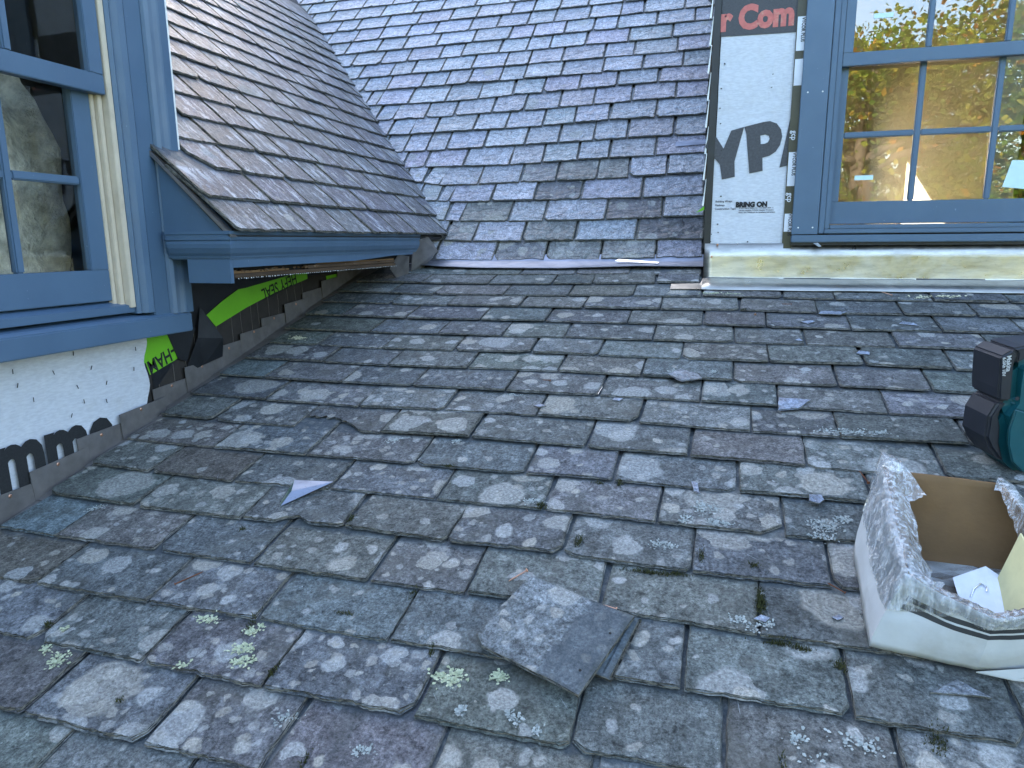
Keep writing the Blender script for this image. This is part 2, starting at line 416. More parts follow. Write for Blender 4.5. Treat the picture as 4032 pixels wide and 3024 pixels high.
A_JOINTS=[
  [(-1.943, 3.983), (-1.541, 3.969), (-1.19, 3.982), (-0.847, 3.99), (-0.527, 4.01), (-0.118, 4.019)],
  [(-2.2, 3.807), (-1.753, 3.789), (-1.331, 3.789), (-0.945, 3.802), (-0.712, 3.81), (-0.362, 3.846), (-0.12, 3.854)],
  [(-2.239, 3.625), (-1.887, 3.614), (-1.601, 3.593), (-1.181, 3.603), (-0.812, 3.616), (-0.458, 3.618), (-0.102, 3.638), (0.295, 3.636), (0.538, 3.615), (0.972, 3.612), (1.291, 3.608)],
  [(-2.245, 3.447), (-1.807, 3.433), (-1.453, 3.425), (-1.044, 3.434), (-0.694, 3.43), (-0.299, 3.432), (0.086, 3.446), (0.441, 3.426), (0.81, 3.426), (1.11, 3.423)],
  [(-2.232, 3.238), (-2.004, 3.235), (-1.612, 3.227), (-1.192, 3.228), (-0.851, 3.236), (-0.439, 3.237), (-0.083, 3.241), (0.203, 3.233), (0.563, 3.224), (0.927, 3.228)],
  [(-2.232, 3.029), (-1.729, 3.029), (-1.353, 3.026), (-1.019, 3.024), (-0.709, 3.038), (-0.297, 3.038), (0.061, 3.041), (0.357, 3.045), (0.719, 3.045), (1.068, 3.041)],
  [(-2.213, 2.848), (-1.931, 2.843), (-1.569, 2.834), (-1.203, 2.84), (-0.828, 2.852), (-0.518, 2.85), (-0.156, 2.842), (0.202, 2.847), (0.564, 2.857), (0.885, 2.845)],
  [(-2.23, 2.658), (-1.792, 2.653), (-1.45, 2.644), (-1.067, 2.66), (-0.661, 2.672), (-0.307, 2.661), (0.057, 2.652), (0.445, 2.653), (0.767, 2.646)],
  [(-2.244, 2.472), (-1.983, 2.463), (-1.587, 2.459), (-1.25, 2.464), (-0.836, 2.467), (-0.448, 2.471), (-0.061, 2.467), (0.219, 2.46), (0.586, 2.449)],
  [(-2.248, 2.277), (-1.85, 2.27), (-1.404, 2.258), (-1.036, 2.278), (-0.658, 2.28), (-0.273, 2.276), (0.122, 2.259), (0.406, 2.259), (0.796, 2.268)],
  [(-2.243, 2.085), (-1.977, 2.076), (-1.59, 2.071), (-1.218, 2.074), (-0.863, 2.09), (-0.432, 2.08), (-0.08, 2.075), (0.286, 2.059)],
  [(-2.24, 1.888), (-1.823, 1.879), (-1.427, 1.883), (-1.001, 1.887), (-0.602, 1.89), (-0.307, 1.895), (0.075, 1.89)],
  [(-2.247, 1.702), (-1.961, 1.691), (-1.599, 1.684), (-1.228, 1.7), (-0.846, 1.702), (-0.497, 1.707), (-0.149, 1.697), (0.198, 1.698)],
  [(-2.254, 1.519), (-1.86, 1.503), (-1.434, 1.498), (-1.081, 1.524), (-0.739, 1.506), (-0.394, 1.515), (-0.042, 1.505), (0.305, 1.508)],
  [(-2.248, 1.324), (-2.001, 1.315), (-1.616, 1.315), (-1.27, 1.314), (-0.896, 1.313), (-0.609, 1.315), (-0.26, 1.332), (0.122, 1.311)],
  [(-1.866, 1.118), (-1.47, 1.119), (-1.128, 1.126), (-0.746, 1.121), (-0.424, 1.126), (-0.04, 1.122), (0.3, 1.12)],
  [(-1.675, 0.939), (-1.331, 0.94), (-0.984, 0.932), (-0.601, 0.934), (-0.254, 0.931)],
  [(-1.506, 0.751), (-1.162, 0.746)],
]
# base q [-1.00005963  4.44240387 -0.1612911 ] hB 3.201976138501573
B_JOINTS=[
   [(-1.854, 0.031), (-1.437, 0.021), (-1.094, 0.031), (-0.74, 0.037), (-0.402, 0.046), (-0.123, 0.059)],
   [(-1.828, 0.209), (-1.62, 0.194), (-1.277, 0.195), (-0.929, 0.201), (-0.538, 0.202), (-0.124, 0.207)],
   [(-1.873, 0.405), (-1.763, 0.393), (-1.411, 0.384), (-1.167, 0.385), (-0.753, 0.389), (-0.393, 0.404), (-0.131, 0.408)],
   [(-1.983, 0.609), (-1.896, 0.596), (-1.58, 0.59), (-1.27, 0.593), (-0.951, 0.591), (-0.54, 0.592), (-0.143, 0.61)],
   [(-2.154, 0.816), (-2.018, 0.776), (-1.716, 0.768), (-1.406, 0.78), (-1.148, 0.788), (-0.865, 0.79), (-0.649, 0.804), (-0.396, 0.817), (-0.145, 0.821)],
   [(-2.195, 0.986), (-1.885, 0.983), (-1.524, 0.973), (-1.283, 0.985), (-1.03, 1.002), (-0.808, 1.012), (-0.491, 1.017), (-0.149, 1.033)],
   [(-2.422, 1.176), (-2.237, 1.177), (-2.072, 1.181), (-1.772, 1.191), (-1.452, 1.198), (-1.203, 1.207), (-0.945, 1.21), (-0.705, 1.224), (-0.382, 1.232), (-0.158, 1.227)],
   [(-2.629, 1.408), (-2.435, 1.393), (-2.227, 1.403), (-1.906, 1.404), (-1.647, 1.404), (-1.358, 1.418), (-1.118, 1.431), (-0.863, 1.448), (-0.526, 1.444), (-0.162, 1.454)],
   [(-2.806, 1.61), (-2.649, 1.596), (-2.365, 1.599), (-2.12, 1.607), (-1.803, 1.618), (-1.546, 1.621), (-1.267, 1.636), (-1.005, 1.645), (-0.72, 1.663), (-0.399, 1.666), (-0.166, 1.674)],
   [(-2.973, 1.822), (-2.868, 1.814), (-2.575, 1.809), (-2.247, 1.804), (-1.96, 1.811), (-1.679, 1.84), (-1.435, 1.847), (-1.148, 1.859), (-0.855, 1.873), (-0.545, 1.885), (-0.167, 1.865)],
]

# ------------------------------------------------------------------ the three roof planes
AL, BE, GA = R(15.6), R(44.0), R(43.5)
XA = V(1, 0, 0)
upA = V(0, math.cos(AL), math.sin(AL)); nA = V(0, -math.sin(AL), math.cos(AL))
FA = frame(nA * -1.35, XA, upA, nA)
upB = V(0, math.cos(BE), math.sin(BE)); nB = V(0, -math.sin(BE), math.cos(BE))
BASE = V(0, 4.4424, -0.1613)
FB = frame(BASE, XA, upB, nB)
upC = V(-math.cos(GA), 0, math.sin(GA)); nC = V(math.sin(GA), 0, math.cos(GA))
EAVE = V(-1.84, 0, 0.030)
FC = frame(EAVE, V(0, 1, 0), upC, nC)
def PA(x, s, z=0.0): return FA @ V(x, s, z)
def PB(x, s, z=0.0): return FB @ V(x, s, z)
def PC(y, s, z=0.0): return FC @ V(y, s, z)
def zA(x, y):       # height of roof plane A at plan position
    return (-1.35 + math.sin(AL) * y) / math.cos(AL)

def clip_poly(poly, p, n):
    """keep the side where (q-p).n >= 0 (2-D)"""
    out = []
    for i in range(len(poly)):
        a, b = poly[i], poly[(i + 1) % len(poly)]
        da = (a - p).dot(n); db = (b - p).dot(n)
        if da >= 0: out.append(a)
        if (da >= 0) != (db >= 0): out.append(a + (b - a) * (da / (da - db)))
    return out

def slate_outline(w, L, rough, nb, chips, rng, corner=0.35, cutmax=0.03):
    """outline counter-clockwise from the bottom-left corner; y up the slope"""
    pts = []
    hw = w / 2
    cl = rng.uniform(0.006, cutmax) if rng.random() < corner else 0.003
    cr = rng.uniform(0.006, cutmax) if rng.random() < corner else 0.003
    cly, cry = cl * rng.uniform(0.5, 1.6), cr * rng.uniform(0.5, 1.6)
    if 'cutR' in chips: cr, cry = chips['cutR']
    if 'cutL' in chips: cl, cly = chips['cutL']
    sd = rng.uniform(0, 100)
    def nz(a, k): return mnoise.noise(V(a, sd, k))
    xs0, xs1 = -hw + cl, hw - cr
    bow = rng.uniform(-0.003, 0.003)
    for i in range(nb):
        u = i / (nb - 1); x = xs0 + (xs1 - xs0) * u
        y = rough * (nz(x * 28, 1) * 1.0 + nz(x * 90, 2) * 0.9) + bow * (1 - (2*u-1)**2)
        if 'bite' in chips:
            bx, bw, bd = chips['bite']
            q = abs(x - bx * w) / bw
            if q < 1: y += bd * (1 - q * q) * (1 + 0.22 * nz(x * 40, 9))
        if i in (0, nb - 1): y = max(y, -0.001)
        pts.append(V(x, y))
    side = rough * 0.8
    ys = [cry + (0.24 - cry) * k / 7 for k in range(8)] + [L]
    for y in ys:
        pts.append(V(hw + (side * (nz(y * 25, 3) + nz(y * 80, 4) * 0.6) - side * 0.6 if y < L else 0), y))
    ys = [L] + [0.24 + (cly - 0.24) * k / 7 for k in range(8)]
    for y in ys:
        pts.append(V(-hw + (side * (nz(y * 25, 5) + nz(y * 80, 6) * 0.6) + side * 0.6 if y < L else 0), y))
    return pts

def slate_mesh(name, outline, t, rng, mats, bev0=0.006):
    """split stone with two broken terraces along its exposed edges"""
    n = len(outline)
    cen = sum(outline, V(0, 0)) / n
    nor = []
    for i in range(n):
        d = outline[(i + 1) % n] - outline[i - 1]
        nn = V(d.y, -d.x)
        nor.append(nn.normalized() if nn.length > 1e-9 else V(0, -1))
    ymax = max(p.y for p in outline)
    sd = rng.uniform(0, 50)
    rings = [[] for _ in range(7)]
    for i, p in enumerate(outline):
        vis = p.y < ymax - 0.05
        def q(f, k): return mnoise.noise(V(p.x * f, p.y * f, sd + k))
        bev = bev0 * (0.35 if abs(nor[i].x) > 0.75 else 1.0)
        lo = max(0.0, q(16, 1) + 0.25); hi = 0.5 + 0.5 * q(110, 2)
        i1 = bev * (0.10 + 0.9 * lo * hi * 2.0) if vis else 0.0
        i2 = bev * (0.10 + 1.2 * max(0.0, q(22, 5) + 0.15) * (0.6 + 0.4 * q(150, 6)) * 2.0) if vis else 0.0
        h1 = t * (0.38 + 0.14 * q(70, 8)); h2 = t * (0.74 + 0.1 * q(60, 9))
        und = 0.003 + 0.004 * (0.5 + 0.5 * q(60, 3)) if vis else 0
        nrm = nor[i]
        rings[0].append((*(p - nrm * und), 0.0))
        rings[1].append((*p, h1 * 0.8))
        rings[2].append((*(p - nrm * i1), h1))
        rings[3].append((*(p - nrm * (i1 + 0.0006)), h2 * 0.96))
        rings[4].append((*(p - nrm * (i1 + i2)), h2))
        rings[5].append((*(p - nrm * (i1 + i2 + 0.0008)), t))
        rings[6].append((*(p + (cen - p) * 0.12), t + 0.0003))
    verts = [v for r in rings for v in r]
    faces, mi = [], []
    for k in range(6):
        for i in range(n):
            j = (i + 1) % n
            faces.append((k*n + i, k*n + j, (k+1)*n + j, (k+1)*n + i)); mi.append(0 if k in (1, 3, 5) else 1)
    faces.append(tuple(range(6*n, 7*n))); mi.append(0)
    faces.append(tuple(range(n - 1, -1, -1))); mi.append(1)
    me = bpy.data.meshes.new(name)
    me.from_pydata(verts, [], faces)
    for m in mats: me.materials.append(m)
    me.polygons.foreach_set('material_index', mi)
    at = me.attributes.new('edge', 'FLOAT', 'POINT')
    at.data.foreach_set('value', [1.0] * (6 * n) + [0.0] * n)
    me.update()
    return me

def put(o, m, parent):
    link(o, parent)
    off = V(0, 0, 0); p = parent
    while p is not None:
        off += p.matrix_basis.translation; p = p.parent
    o.matrix_basis = Matrix.Translation(-off) @ m
    return o

SLREC = []
def lay_slate(F, bl, br, parent, mats, color, lich, rng, L=0.44, e=0.195, t=0.008, tmax=0.0120, rough=0.003, bev=0.006, nb=18, gap=0.005, chips=None, clip=None, corner=0.35, lift=0.0, dyaw=0.25):
    bl = V(*bl); br = V(*br)
    w = (br - bl).length - gap
    c = (bl + br) / 2
    ang = math.atan2(br.y - bl.y, br.x - bl.x) * 0.7 + R(rng.uniform(-dyaw, dyaw))
    out = slate_outline(w, L, rough, nb, chips or {}, rng, corner)
    if clip:
        p, nrm = clip
        rot = Matrix.Rotation(-ang, 2)
        out = clip_poly(out, rot @ (V(*p) - c), rot @ V(*nrm))
        if len(out) < 4: return None
        a = sum(out[i].x * out[(i+1) % len(out)].y - out[(i+1) % len(out)].x * out[i].y for i in range(len(out))) / 2
        if a < 0.004: return None
    me = slate_mesh('slate', out, t, rng, mats, bev)
    o = bpy.data.objects.new('slate', me)
    z0 = tmax * L / e + lift
    m = F @ Matrix.Translation((c.x, c.y, z0)) @ Matrix.Rotation(ang, 4, 'Z') @ Matrix.Rotation(-math.atan(z0 / L), 4, 'X') @ Matrix.Rotation(R(rng.uniform(-0.35, 0.35)), 4, 'Y')
    put(o, m, parent)
    if F is FA: SLREC.append((bl.x, br.x, c.y, z0, t, L))
    o.color = (*color, lich)
    return o

def vary(c, rng, k=0.14):
    s = 1 + rng.uniform(-k, k)
    return tuple(max(0.01, x * s * (1 + rng.uniform(-0.04, 0.04))) for x in c)

# ------------------------------------------------------------------ ground (far below the roofs)
mesh_obj('ground', [(-600,-600,-6.6),(600,-600,-6.6),(600,600,-6.6),(-600,600,-6.6)], [(0,1,2,3)],
         simple('lawn', (0.07, 0.10, 0.035), 0.95, 0.1, var=0.4, vscale=0.4))
tag(bpy.data.objects['ground'], 'green lawn far below the roofs', 'ground', kind='structure')

# ------------------------------------------------------------------ lower roof (foreground slope)
mb = MB(); mb.box((-2.31, -1.4, -0.16), (4.2, 4.45, -0.003), m=FA)
lower = mb.build('lower_roof', M['deck']); tag(lower, 'lichen-spotted grey slate roof slope in the foreground', 'roof', kind='structure')
LOWT = [(0.108, 0.116, 0.119), (0.113, 0.114, 0.116), (0.117, 0.117, 0.112), (0.109, 0.116, 0.112), (0.092, 0.098, 0.102), (0.124, 0.130, 0.133)]
rng = random.Random(11)
rows = [list(r) for r in A_JOINTS]
E_A = 0.1925
for k in range(18, 26): rows.append([(-1.7 + (0.17 if k % 2 else 0), 0.752 - E_A * (k - 17))])
for i, r in enumerate(rows):
    while r[0][0] > -2.1 and i >= 12:
        x, s = r[0]; nx = x - rng.uniform(0.30, 0.39)
        if nx < -2.2: nx = -2.255
        r.insert(0, (nx, s + rng.uniform(-0.003, 0.003)))
    lim = 1.95 if i > 1 else -0.11
    while r[-1][0] < lim - 0.12:
        x, s = r[-1]
        r.append((x + rng.uniform(0.30, 0.40), s + rng.uniform(-0.003, 0.003)))
SPECIAL = {  # chips and broken corners seen on single slates
    (12, 6): {'cutR': (0.06, 0.05)}, (6, 3): {'cutR': (0.05, 0.02)}, (13, 2): {'bite': (0.0, 0.06, 0.03)},
    (10, 2): {'bite': (-0.32, 0.22, 0.10), 'cutL': (0.02, 0.09)}, (9, 3): {'bite': (0.2, 0.05, 0.012)}, (2, 4): {'cutR': (0.03, 0.03)},
    (14, 0): {}, (15, 6): {'cutR': (0.02, 0.03)},
}
TINT = {(8, 0): (0.125, 0.155, 0.165), (14, 0): (0.13, 0.155, 0.170), (15, 0): (0.100, 0.092, 0.082), (4, 0): (0.095, 0.112, 0.110), (5, 0): (0.085, 0.090, 0.080),
        (11, 1): (0.095, 0.100, 0.110), (16, 4): (0.098, 0.101, 0.112), (17, 2): (0.095, 0.098, 0.108), (15, 3): (0.115, 0.128, 0.136), (15, 4): (0.110, 0.122, 0.130), (16, 3): (0.108, 0.105, 0.110), (12, 1): (0.104, 0.100, 0.086)}
LICH = {(8, 0): 0.0, (14, 0): 0.02, (4, 0): 0.1, (5, 0): 0.15, (16, 4): 1.3, (17, 2): 1.2, (11, 1): 1.4, (10, 1): 1.0, (9, 1): 1.4, (14, 3): 0.9, (15, 4): 0.35, (15, 3): 0.3}
n_low = 0
for i, r in enumerate(rows):
    for j in range(len(r) - 1):
        t = rng.uniform(0.007, 0.0118)
        if i >= 13: t = rng.uniform(0.0085, 0.0135)
        yy = r[j][1]
        colr = vary(TINT.get((i, j), rng.choice(LOWT)), rng)
        near = max(0.0, min(1.0, (3.6 - yy) / 1.4))
        lich = LICH.get((i, j), rng.choice((0.25, 0.45, 0.7, 0.9, 1.15)) * (0.30 + 0.70 * near))
        lay_slate(FA, r[j], r[j + 1], lower, [M['slate_low'], M['edge_low']], colr, lich, rng, t=t, rough=0.0038 if i > 9 else 0.0032,
                  bev=0.010 if i > 9 else 0.008, nb=44 if i > 8 else 24, gap=rng.choice((0.001, 0.002, 0.003, 0.004, 0.008)), chips=SPECIAL.get((i, j)), L=0.43 if i else 0.3, lift=rng.uniform(0.001, 0.006))
        n_low += 1
# lead strip at the foot of the main roof, and its loose end
mb = MB()
pts_b = [(-1.98, 4.129), (-1.75, 4.095), (-1.454, 4.078), (-0.965, 4.081), (-0.5, 4.10), (-0.112, 4.127)]
top = []
vs = []
for x, s in pts_b:
    lip = 0.045 + 0.006 * math.sin(x * 9)
    vs += [PA(x, s, lip), PA(x, s + 0.05, lip - 0.008), PA(x + 0.01, 4.235, 0.035), PA(x + 0.01, 4.30, 0.06)]
vs2 = [v + nA * -0.003 for v in vs]
fs = []
n4 = len(pts_b)
for k in range(n4 - 1):
    for q in range(3):
        a = k * 4 + q
        fs.append((a, a + 4, a + 5, a + 1)); b = a + n4 * 4
        fs.append((b, b + 1, b + 5, b + 4))
    a = k * 4; b = a + n4 * 4
    fs.append((a, b, b + 4, a + 4))
mb.add(vs + vs2, fs)
o = mb.build('flashing_strip', M['lead_blue'], lower)

# ------------------------------------------------------------------ main roof
def xv(sB):
    z = BASE.z + sB * math.sin(BE)
    return -1.838 - (z - 0.061) / math.tan(GA)
RID = 8.1
mb = MB()
mb.box((-8, 0.0, -0.2), (-0.125, RID, -0.004), m=FB)
mb.box((2.9, 0.0, -0.2), (7.5, RID, -0.004), m=FB)
mb.box((-0.125, 3.42, -0.2), (2.9, RID, -0.004), m=FB)
# rear wall of the house below the ridge, with an unseen opening placed and sized to throw sun into the room
ry = BASE.y + RID * math.cos(BE); rz = BASE.z + RID * math.sin(BE) - 0.1
mb.box((-8, ry - 0.15, -6.6), (0.02, ry, rz)); mb.box((0.80, ry - 0.15, -6.6), (7.5, ry, rz))
mb.box((0.02, ry - 0.15, -6.6), (0.80, ry, -0.1)); mb.box((0.02, ry - 0.15, 2.15), (0.80, ry, rz))
main = mb.build('main_roof', M['deck']); tag(main, 'steep blue-purple slate roof behind both dormers', 'roof', kind='structure')
MAINT = [(0.270, 0.285, 0.340), (0.255, 0.268, 0.315), (0.275, 0.275, 0.325), (0.250, 0.270, 0.315), (0.290, 0.305, 0.355)]
OLD = {(0, 1): (0.13, 0.14, 0.145), (0, 2): (0.14, 0.145, 0.155), (0, 3): (0.15, 0.15, 0.15), (1, 0): (0.14, 0.145, 0.15), (1, 2): (0.125, 0.135, 0.135), (1, 4): (0.085, 0.088, 0.10),
       (2, 1): (0.11, 0.12, 0.12), (2, 4): (0.085, 0.085, 0.10), (3, 3): (0.085, 0.088, 0.105), (4, 4): (0.115, 0.125, 0.125), (4, 3): (0.15, 0.155, 0.17), (4, 5): (0.15, 0.155, 0.16)}
rng = random.Random(23)
brow = [list(r) for r in B_JOINTS]
s = 1.845
for k in range(10, 24):
    s += 0.2075
    x = xv(s) - rng.uniform(0.3, 0.45); r = []
    while x < -0.3:
        r.append((x, s + 0.03 * (x + 1.5) / 1.5 * 0.6 + rng.uniform(-0.004, 0.004))); x += rng.choice((0.2, 0.24, 0.26, 0.29, 0.32, 0.34)) + rng.uniform(-0.02, 0.02)
    r.append((-0.165, s + 0.02)); brow.append(r)
for i, r in enumerate(brow):
    if i < 10:
        x0 = xv(r[0][1]) - 0.32
        while r[0][0] > x0: r.insert(0, (r[0][0] - rng.uniform(0.15, 0.25), r[0][1]))
    off = len(r) - (len(B_JOINTS[i]) if i < 10 else len(r))
    for j in range(len(r) - 1):
        key = (i, j - off)
        colr = vary(OLD.get(key, rng.choice(MAINT)), rng, 0.10)
        near_v = max(0.0, 1 - (r[j][0] - xv(r[j][1])) / 0.35)
        lich = (1.1 if key in OLD else 0.05 + 0.55 * near_v)
        chips = {}
        if rng.random() < 0.16: chips = {'bite': (rng.uniform(-0.5, 0.5), rng.uniform(0.03, 0.07), rng.uniform(0.008, 0.02))}
        lay_slate(FB, r[j], r[j + 1], main, [M['slate_main'], M['edge_main']], colr, lich, rng, L=0.42 if i else 0.36, e=0.2, t=rng.uniform(0.0065, 0.011), tmax=0.0118,
                  rough=0.0036, bev=0.007, nb=20, gap=rng.uniform(0.003, 0.007), chips=chips, corner=0.25, lift=rng.uniform(0, 0.003))
# narrow slate and lead at the left end of the bottom course
lay_slate(FB, (-1.95, 0.03), (-1.862, 0.03), main, [M['slate_main'], M['edge_main']], (0.13, 0.145, 0.15), 0.4, rng, L=0.30, e=0.2, t=0.008, nb=6)

# ------------------------------------------------------------------ text helper
DEPS = []
def text_obj(body, size, mat, parent, m, bold=0.0, xs=1.0, name='lettering', shear=0.0):
    cu = bpy.data.curves.new('txt', 'FONT'); cu.body = body; cu.size = size; cu.offset = bold; cu.shear = shear
    cu.resolution_u = 3
    tmp = bpy.data.objects.new('txt', cu); col.objects.link(tmp)
    dg = bpy.context.evaluated_depsgraph_get(); dg.update()
    me = bpy.data.meshes.new_from_object(tmp.evaluated_get(dg))
    bpy.data.objects.remove(tmp); bpy.data.curves.remove(cu)
    me.materials.clear(); me.materials.append(mat)
    me.transform(Matrix.Diagonal((xs, 1, 1, 1)))
    o = bpy.data.objects.new(name, me)
    return put(o, m, parent)

def poly_obj(name, loops, mat, parent, m, flip=False):
    """flat printed shape with holes from poly loops (2-D)"""
    cu = bpy.data.curves.new('shp', 'CURVE'); cu.dimensions = '2D'; cu.fill_mode = 'BOTH'
    for lp in loops:
        sp = cu.splines.new('POLY'); sp.points.add(len(lp) - 1)
        for p, q in zip(sp.points, lp): p.co = (q[0], q[1], 0, 1)
        sp.use_cyclic_u = True
    tmp = bpy.data.objects.new('shp', cu); col.objects.link(tmp)
    dg = bpy.context.evaluated_depsgraph_get(); dg.update()
    me = bpy.data.meshes.new_from_object(tmp.evaluated_get(dg))
    bpy.data.objects.remove(tmp); bpy.data.curves.remove(cu)
    me.materials.clear(); me.materials.append(mat)
    return put(bpy.data.objects.new(name, me), m, parent)

# ------------------------------------------------------------------ left dormer
D1 = empty('gabled_dormer', (-2.3, 2.4, zA(0, 2.4)))
tag(D1, 'slate-roofed dormer with half-stripped blue trim and torn membrane', 'dormer')
XW = -2.30
def bl(name, a, b, mat='paint', parent=None, bev=0.003):
    return boxo(name, a, b, M[mat], parent or D1, bev)
# wall body, felt paper face
mb = MB()
mb.box((XW - 0.10, -1.6, -2.1), (XW, 1.20, 0.05)); mb.box((XW - 0.10, 2.27, -1.5), (XW, 5.2, 0.0))
mb.box((XW - 0.10, 1.20, -2.1), (XW, 2.27, -0.27))
wallD1 = mb.build('wall', M['felt'], D1)
# thin pale scuffed ribs down the felt paper
rr = random.Random(5)
for k in range(15):
    y = 2.42 + k * 0.082 + rr.uniform(-0.015, 0.015)
    zt = min(-0.19, -0.44 + 0.5 * (y - 2.4)); zb = zA(0, y) + 0.09
    if zt <= zb: continue
    mb = MB(); mb.tube([(XW + 0.002, y + rr.uniform(-0.004, 0.004) + 0.012 * q, zt + (zb - zt) * q) for q in (0, .3, .6, 1)], 0.0011, 4)
    mb.build('crease', simple('pale_crease', (0.16, 0.14, 0.13), 0.8) if k == 0 else bpy.data.materials['pale_crease'], wallD1)
# membrane curtain in the shadow under the soffit
mb = MB()
mb.add([(XW + .004, 2.40, -0.10), (XW + .004, 5.0, -0.10), (XW + .004, 5.0, -0.05), (XW + .004, 4.0, -0.17), (XW + .004, 3.3, -0.215), (XW + .004, 2.98, -0.235), (XW + .004, 2.75, -0.33), (XW + .005, 2.40, -0.62)], [(0, 7, 6, 5, 4, 3, 2, 1)])
mb.build('membrane', M['membrane'], wallD1)
# green tape band and its torn lower piece
def strip(name, pts, x, mat, parent, thick=0.0015, wob=0.0):
    mb = MB(); mb.prism([(x + wob * math.sin(i * 2.1), y, z) for i, (y, z) in enumerate(pts)], (thick, 0, 0)); return mb.build(name, mat, parent)
strip('green_tape', [(2.816, -0.388), (3.046, -0.321), (3.3, -0.262), (3.62, -0.205), (3.62, -0.155), (3.33, -0.19), (3.06, -0.222), (3.0, -0.225), (2.87, -0.275), (2.758, -0.328)], XW + 0.007, M['green'], wallD1)
strip('green_tape', [(2.36, -0.55), (2.554, -0.499), (2.545, -0.44), (2.505, -0.386), (2.36, -0.386)], XW + 0.005, M['green'], wallD1)
strip('green_tape', [(3.83, -0.30), (3.98, -0.26), (3.98, -0.19), (3.83, -0.20)], XW + 0.0035, M['green'], wallD1)
# loose black flap folded out of the corner
mb = MB()
fl = [(XW + .012, 2.713, -0.285), (XW + .055, 2.80, -0.44), (XW + .03, 2.815, -0.53), (XW + .02, 2.70, -0.55), (XW + .012, 2.575, -0.575), (XW + .03, 2.66, -0.42)]
mb.prism(fl, (0.002, 0, 0)); mb.build('membrane_flap', M['membrane'], wallD1)
mb = MB(); mb.prism([(XW + .006, 2.50, -0.375), (XW + .02, 2.66, -0.375), (XW + .012, 2.60, -0.52), (XW + .01, 2.55, -0.50)], (0.002, 0, 0)); mb.build('membrane_flap', M['membrane'], wallD1)
# upside-down print on the green tape
def wallm(y, z, x, rot):      # text plane on the left wall (reads along +Y), rotated by rot
    return frame(V(x, y, z), V(0, 1, 0), V(0, 0, 1), V(1, 0, 0)) @ Matrix.Rotation(R(rot), 4, 'Z')
text_obj('HEFY SEAL', 0.088, M['black_ink'], wallD1, wallm(3.50, -0.165, XW + 0.0105, 193), 0.0012, 0.80)
text_obj('O-HAMM', 0.082, M['black_ink'], wallD1, wallm(2.58, -0.425, XW + 0.0075, 197), 0.0018, 0.80)
# white wrap below the window with slack folds
nx, nz = 40, 16
vs, fs = [], []
for a in range(nx + 1):
    for b in range(nz + 1):
        y = -0.6 + (2.372 + 0.6) * a / nx
        zt = -0.355; zb = max(zA(0, y) - 0.02, -1.6)
        z = zt + (zb - zt) * b / nz
        if a == nx: y += -0.02 * (b / nz) + 0.012 * math.sin(b * 0.9)
        x = XW + 0.006 + 0.006 * (0.5 + mnoise.noise(V(y * 5, z * 7, 3))) + (0.012 * (0.5 + 0.5 * mnoise.noise(V(y * 16 - z * 9, z * 8, 9))) if y > 2.0 else 0)
        vs.append((x, y, z))
for a in range(nx):
    for b in range(nz):
        i = a * (nz + 1) + b; fs.append((i, i + 1, i + nz + 2, i + nz + 1))
wrapL = mesh_obj('house_wrap', vs, fs, M['wrap'], D1, smooth=True)
text_obj('mme', 0.30, M['black_ink'], wrapL, wallm(1.672, -0.815, XW + 0.022, 1.0), 0.013, 0.80)
rr = random.Random(9)
for y, z in ((1.78, -0.42), (2.02, -0.395), (1.79, -0.47), (1.93, -0.45), (2.09, -0.46), (1.84, -0.53), (2.02, -0.52), (2.15, -0.53), (2.31, -0.42), (2.04, -0.58), (1.98, -0.62), (2.29, -0.50), (2.14, -0.6)):
    m = MB(); m.box((0, -0.0012, -0.008), (0.0015, 0.0012, 0.008), m=Matrix.Translation((XW + 0.021, y, z)) @ Matrix.Rotation(R(rr.uniform(-25, 25)), 4, 'X')); m.build('staple', M['black_ink'], wrapL)
# step flashing pieces climbing the foot of the wall, each with a copper nail
ys = [1.22, 1.41, 1.60, 1.79, 1.99, 2.19, 2.394, 2.585, 2.785, 2.985, 3.165, 3.37, 3.56, 3.76, 3.95, 4.15, 4.35]
for k in range(-3, len(ys) - 1):
    y0 = ys[0] + 0.192 * k if k < 0 else ys[k]
    y1 = (ys[0] + 0.192 * (k + 1) if k < 0 else ys[k + 1]) + 0.035
    x = XW + (0.0245 if y0 < 2.2 else 0.010) + 0.004 * (k % 2) + 0.0015 * ((k * 7) % 3)
    z0, z1 = zA(0, y0), zA(0, y1)
    h0, h1 = 0.130 + rr.uniform(-0.006, 0.010), 0.082 + rr.uniform(-0.006, 0.006)
    m = MB(); m.prism([(x, y0, z0 - 0.02), (x, y1, z1 - 0.02), (x, y1, z1 + h1), (x + 0.002, y0 - 0.012, z0 + h0)], (0.0025, 0, 0))
    m.prism([(x, y0, z0 + 0.022), (x + 0.10, y0, z0 + 0.022), (x + 0.10, y1, z1 + 0.018), (x, y1, z1 + 0.018)], (0, 0, 0.002))
    m.build('step_flashing', M['lead_grey'], D1)
    if y0 < 3.4:
        m = MB(); yy = y0 + 0.10; zz = zA(0, yy) + 0.095
        m.tube([(x + 0.002, yy, zz), (x + 0.0045, yy, zz), (x + 0.006, yy, zz)], [0.0065, 0.0065, 0.004], 9); m.build('copper_nail_head', M['copper'], D1)

# window: casing, stops, jamb tracks, sashes
XC = -2.185
win = bl('window_casing', (XC - 0.055, 2.333, -0.287), (XC, 2.418, 1.95), 'paint', D1)
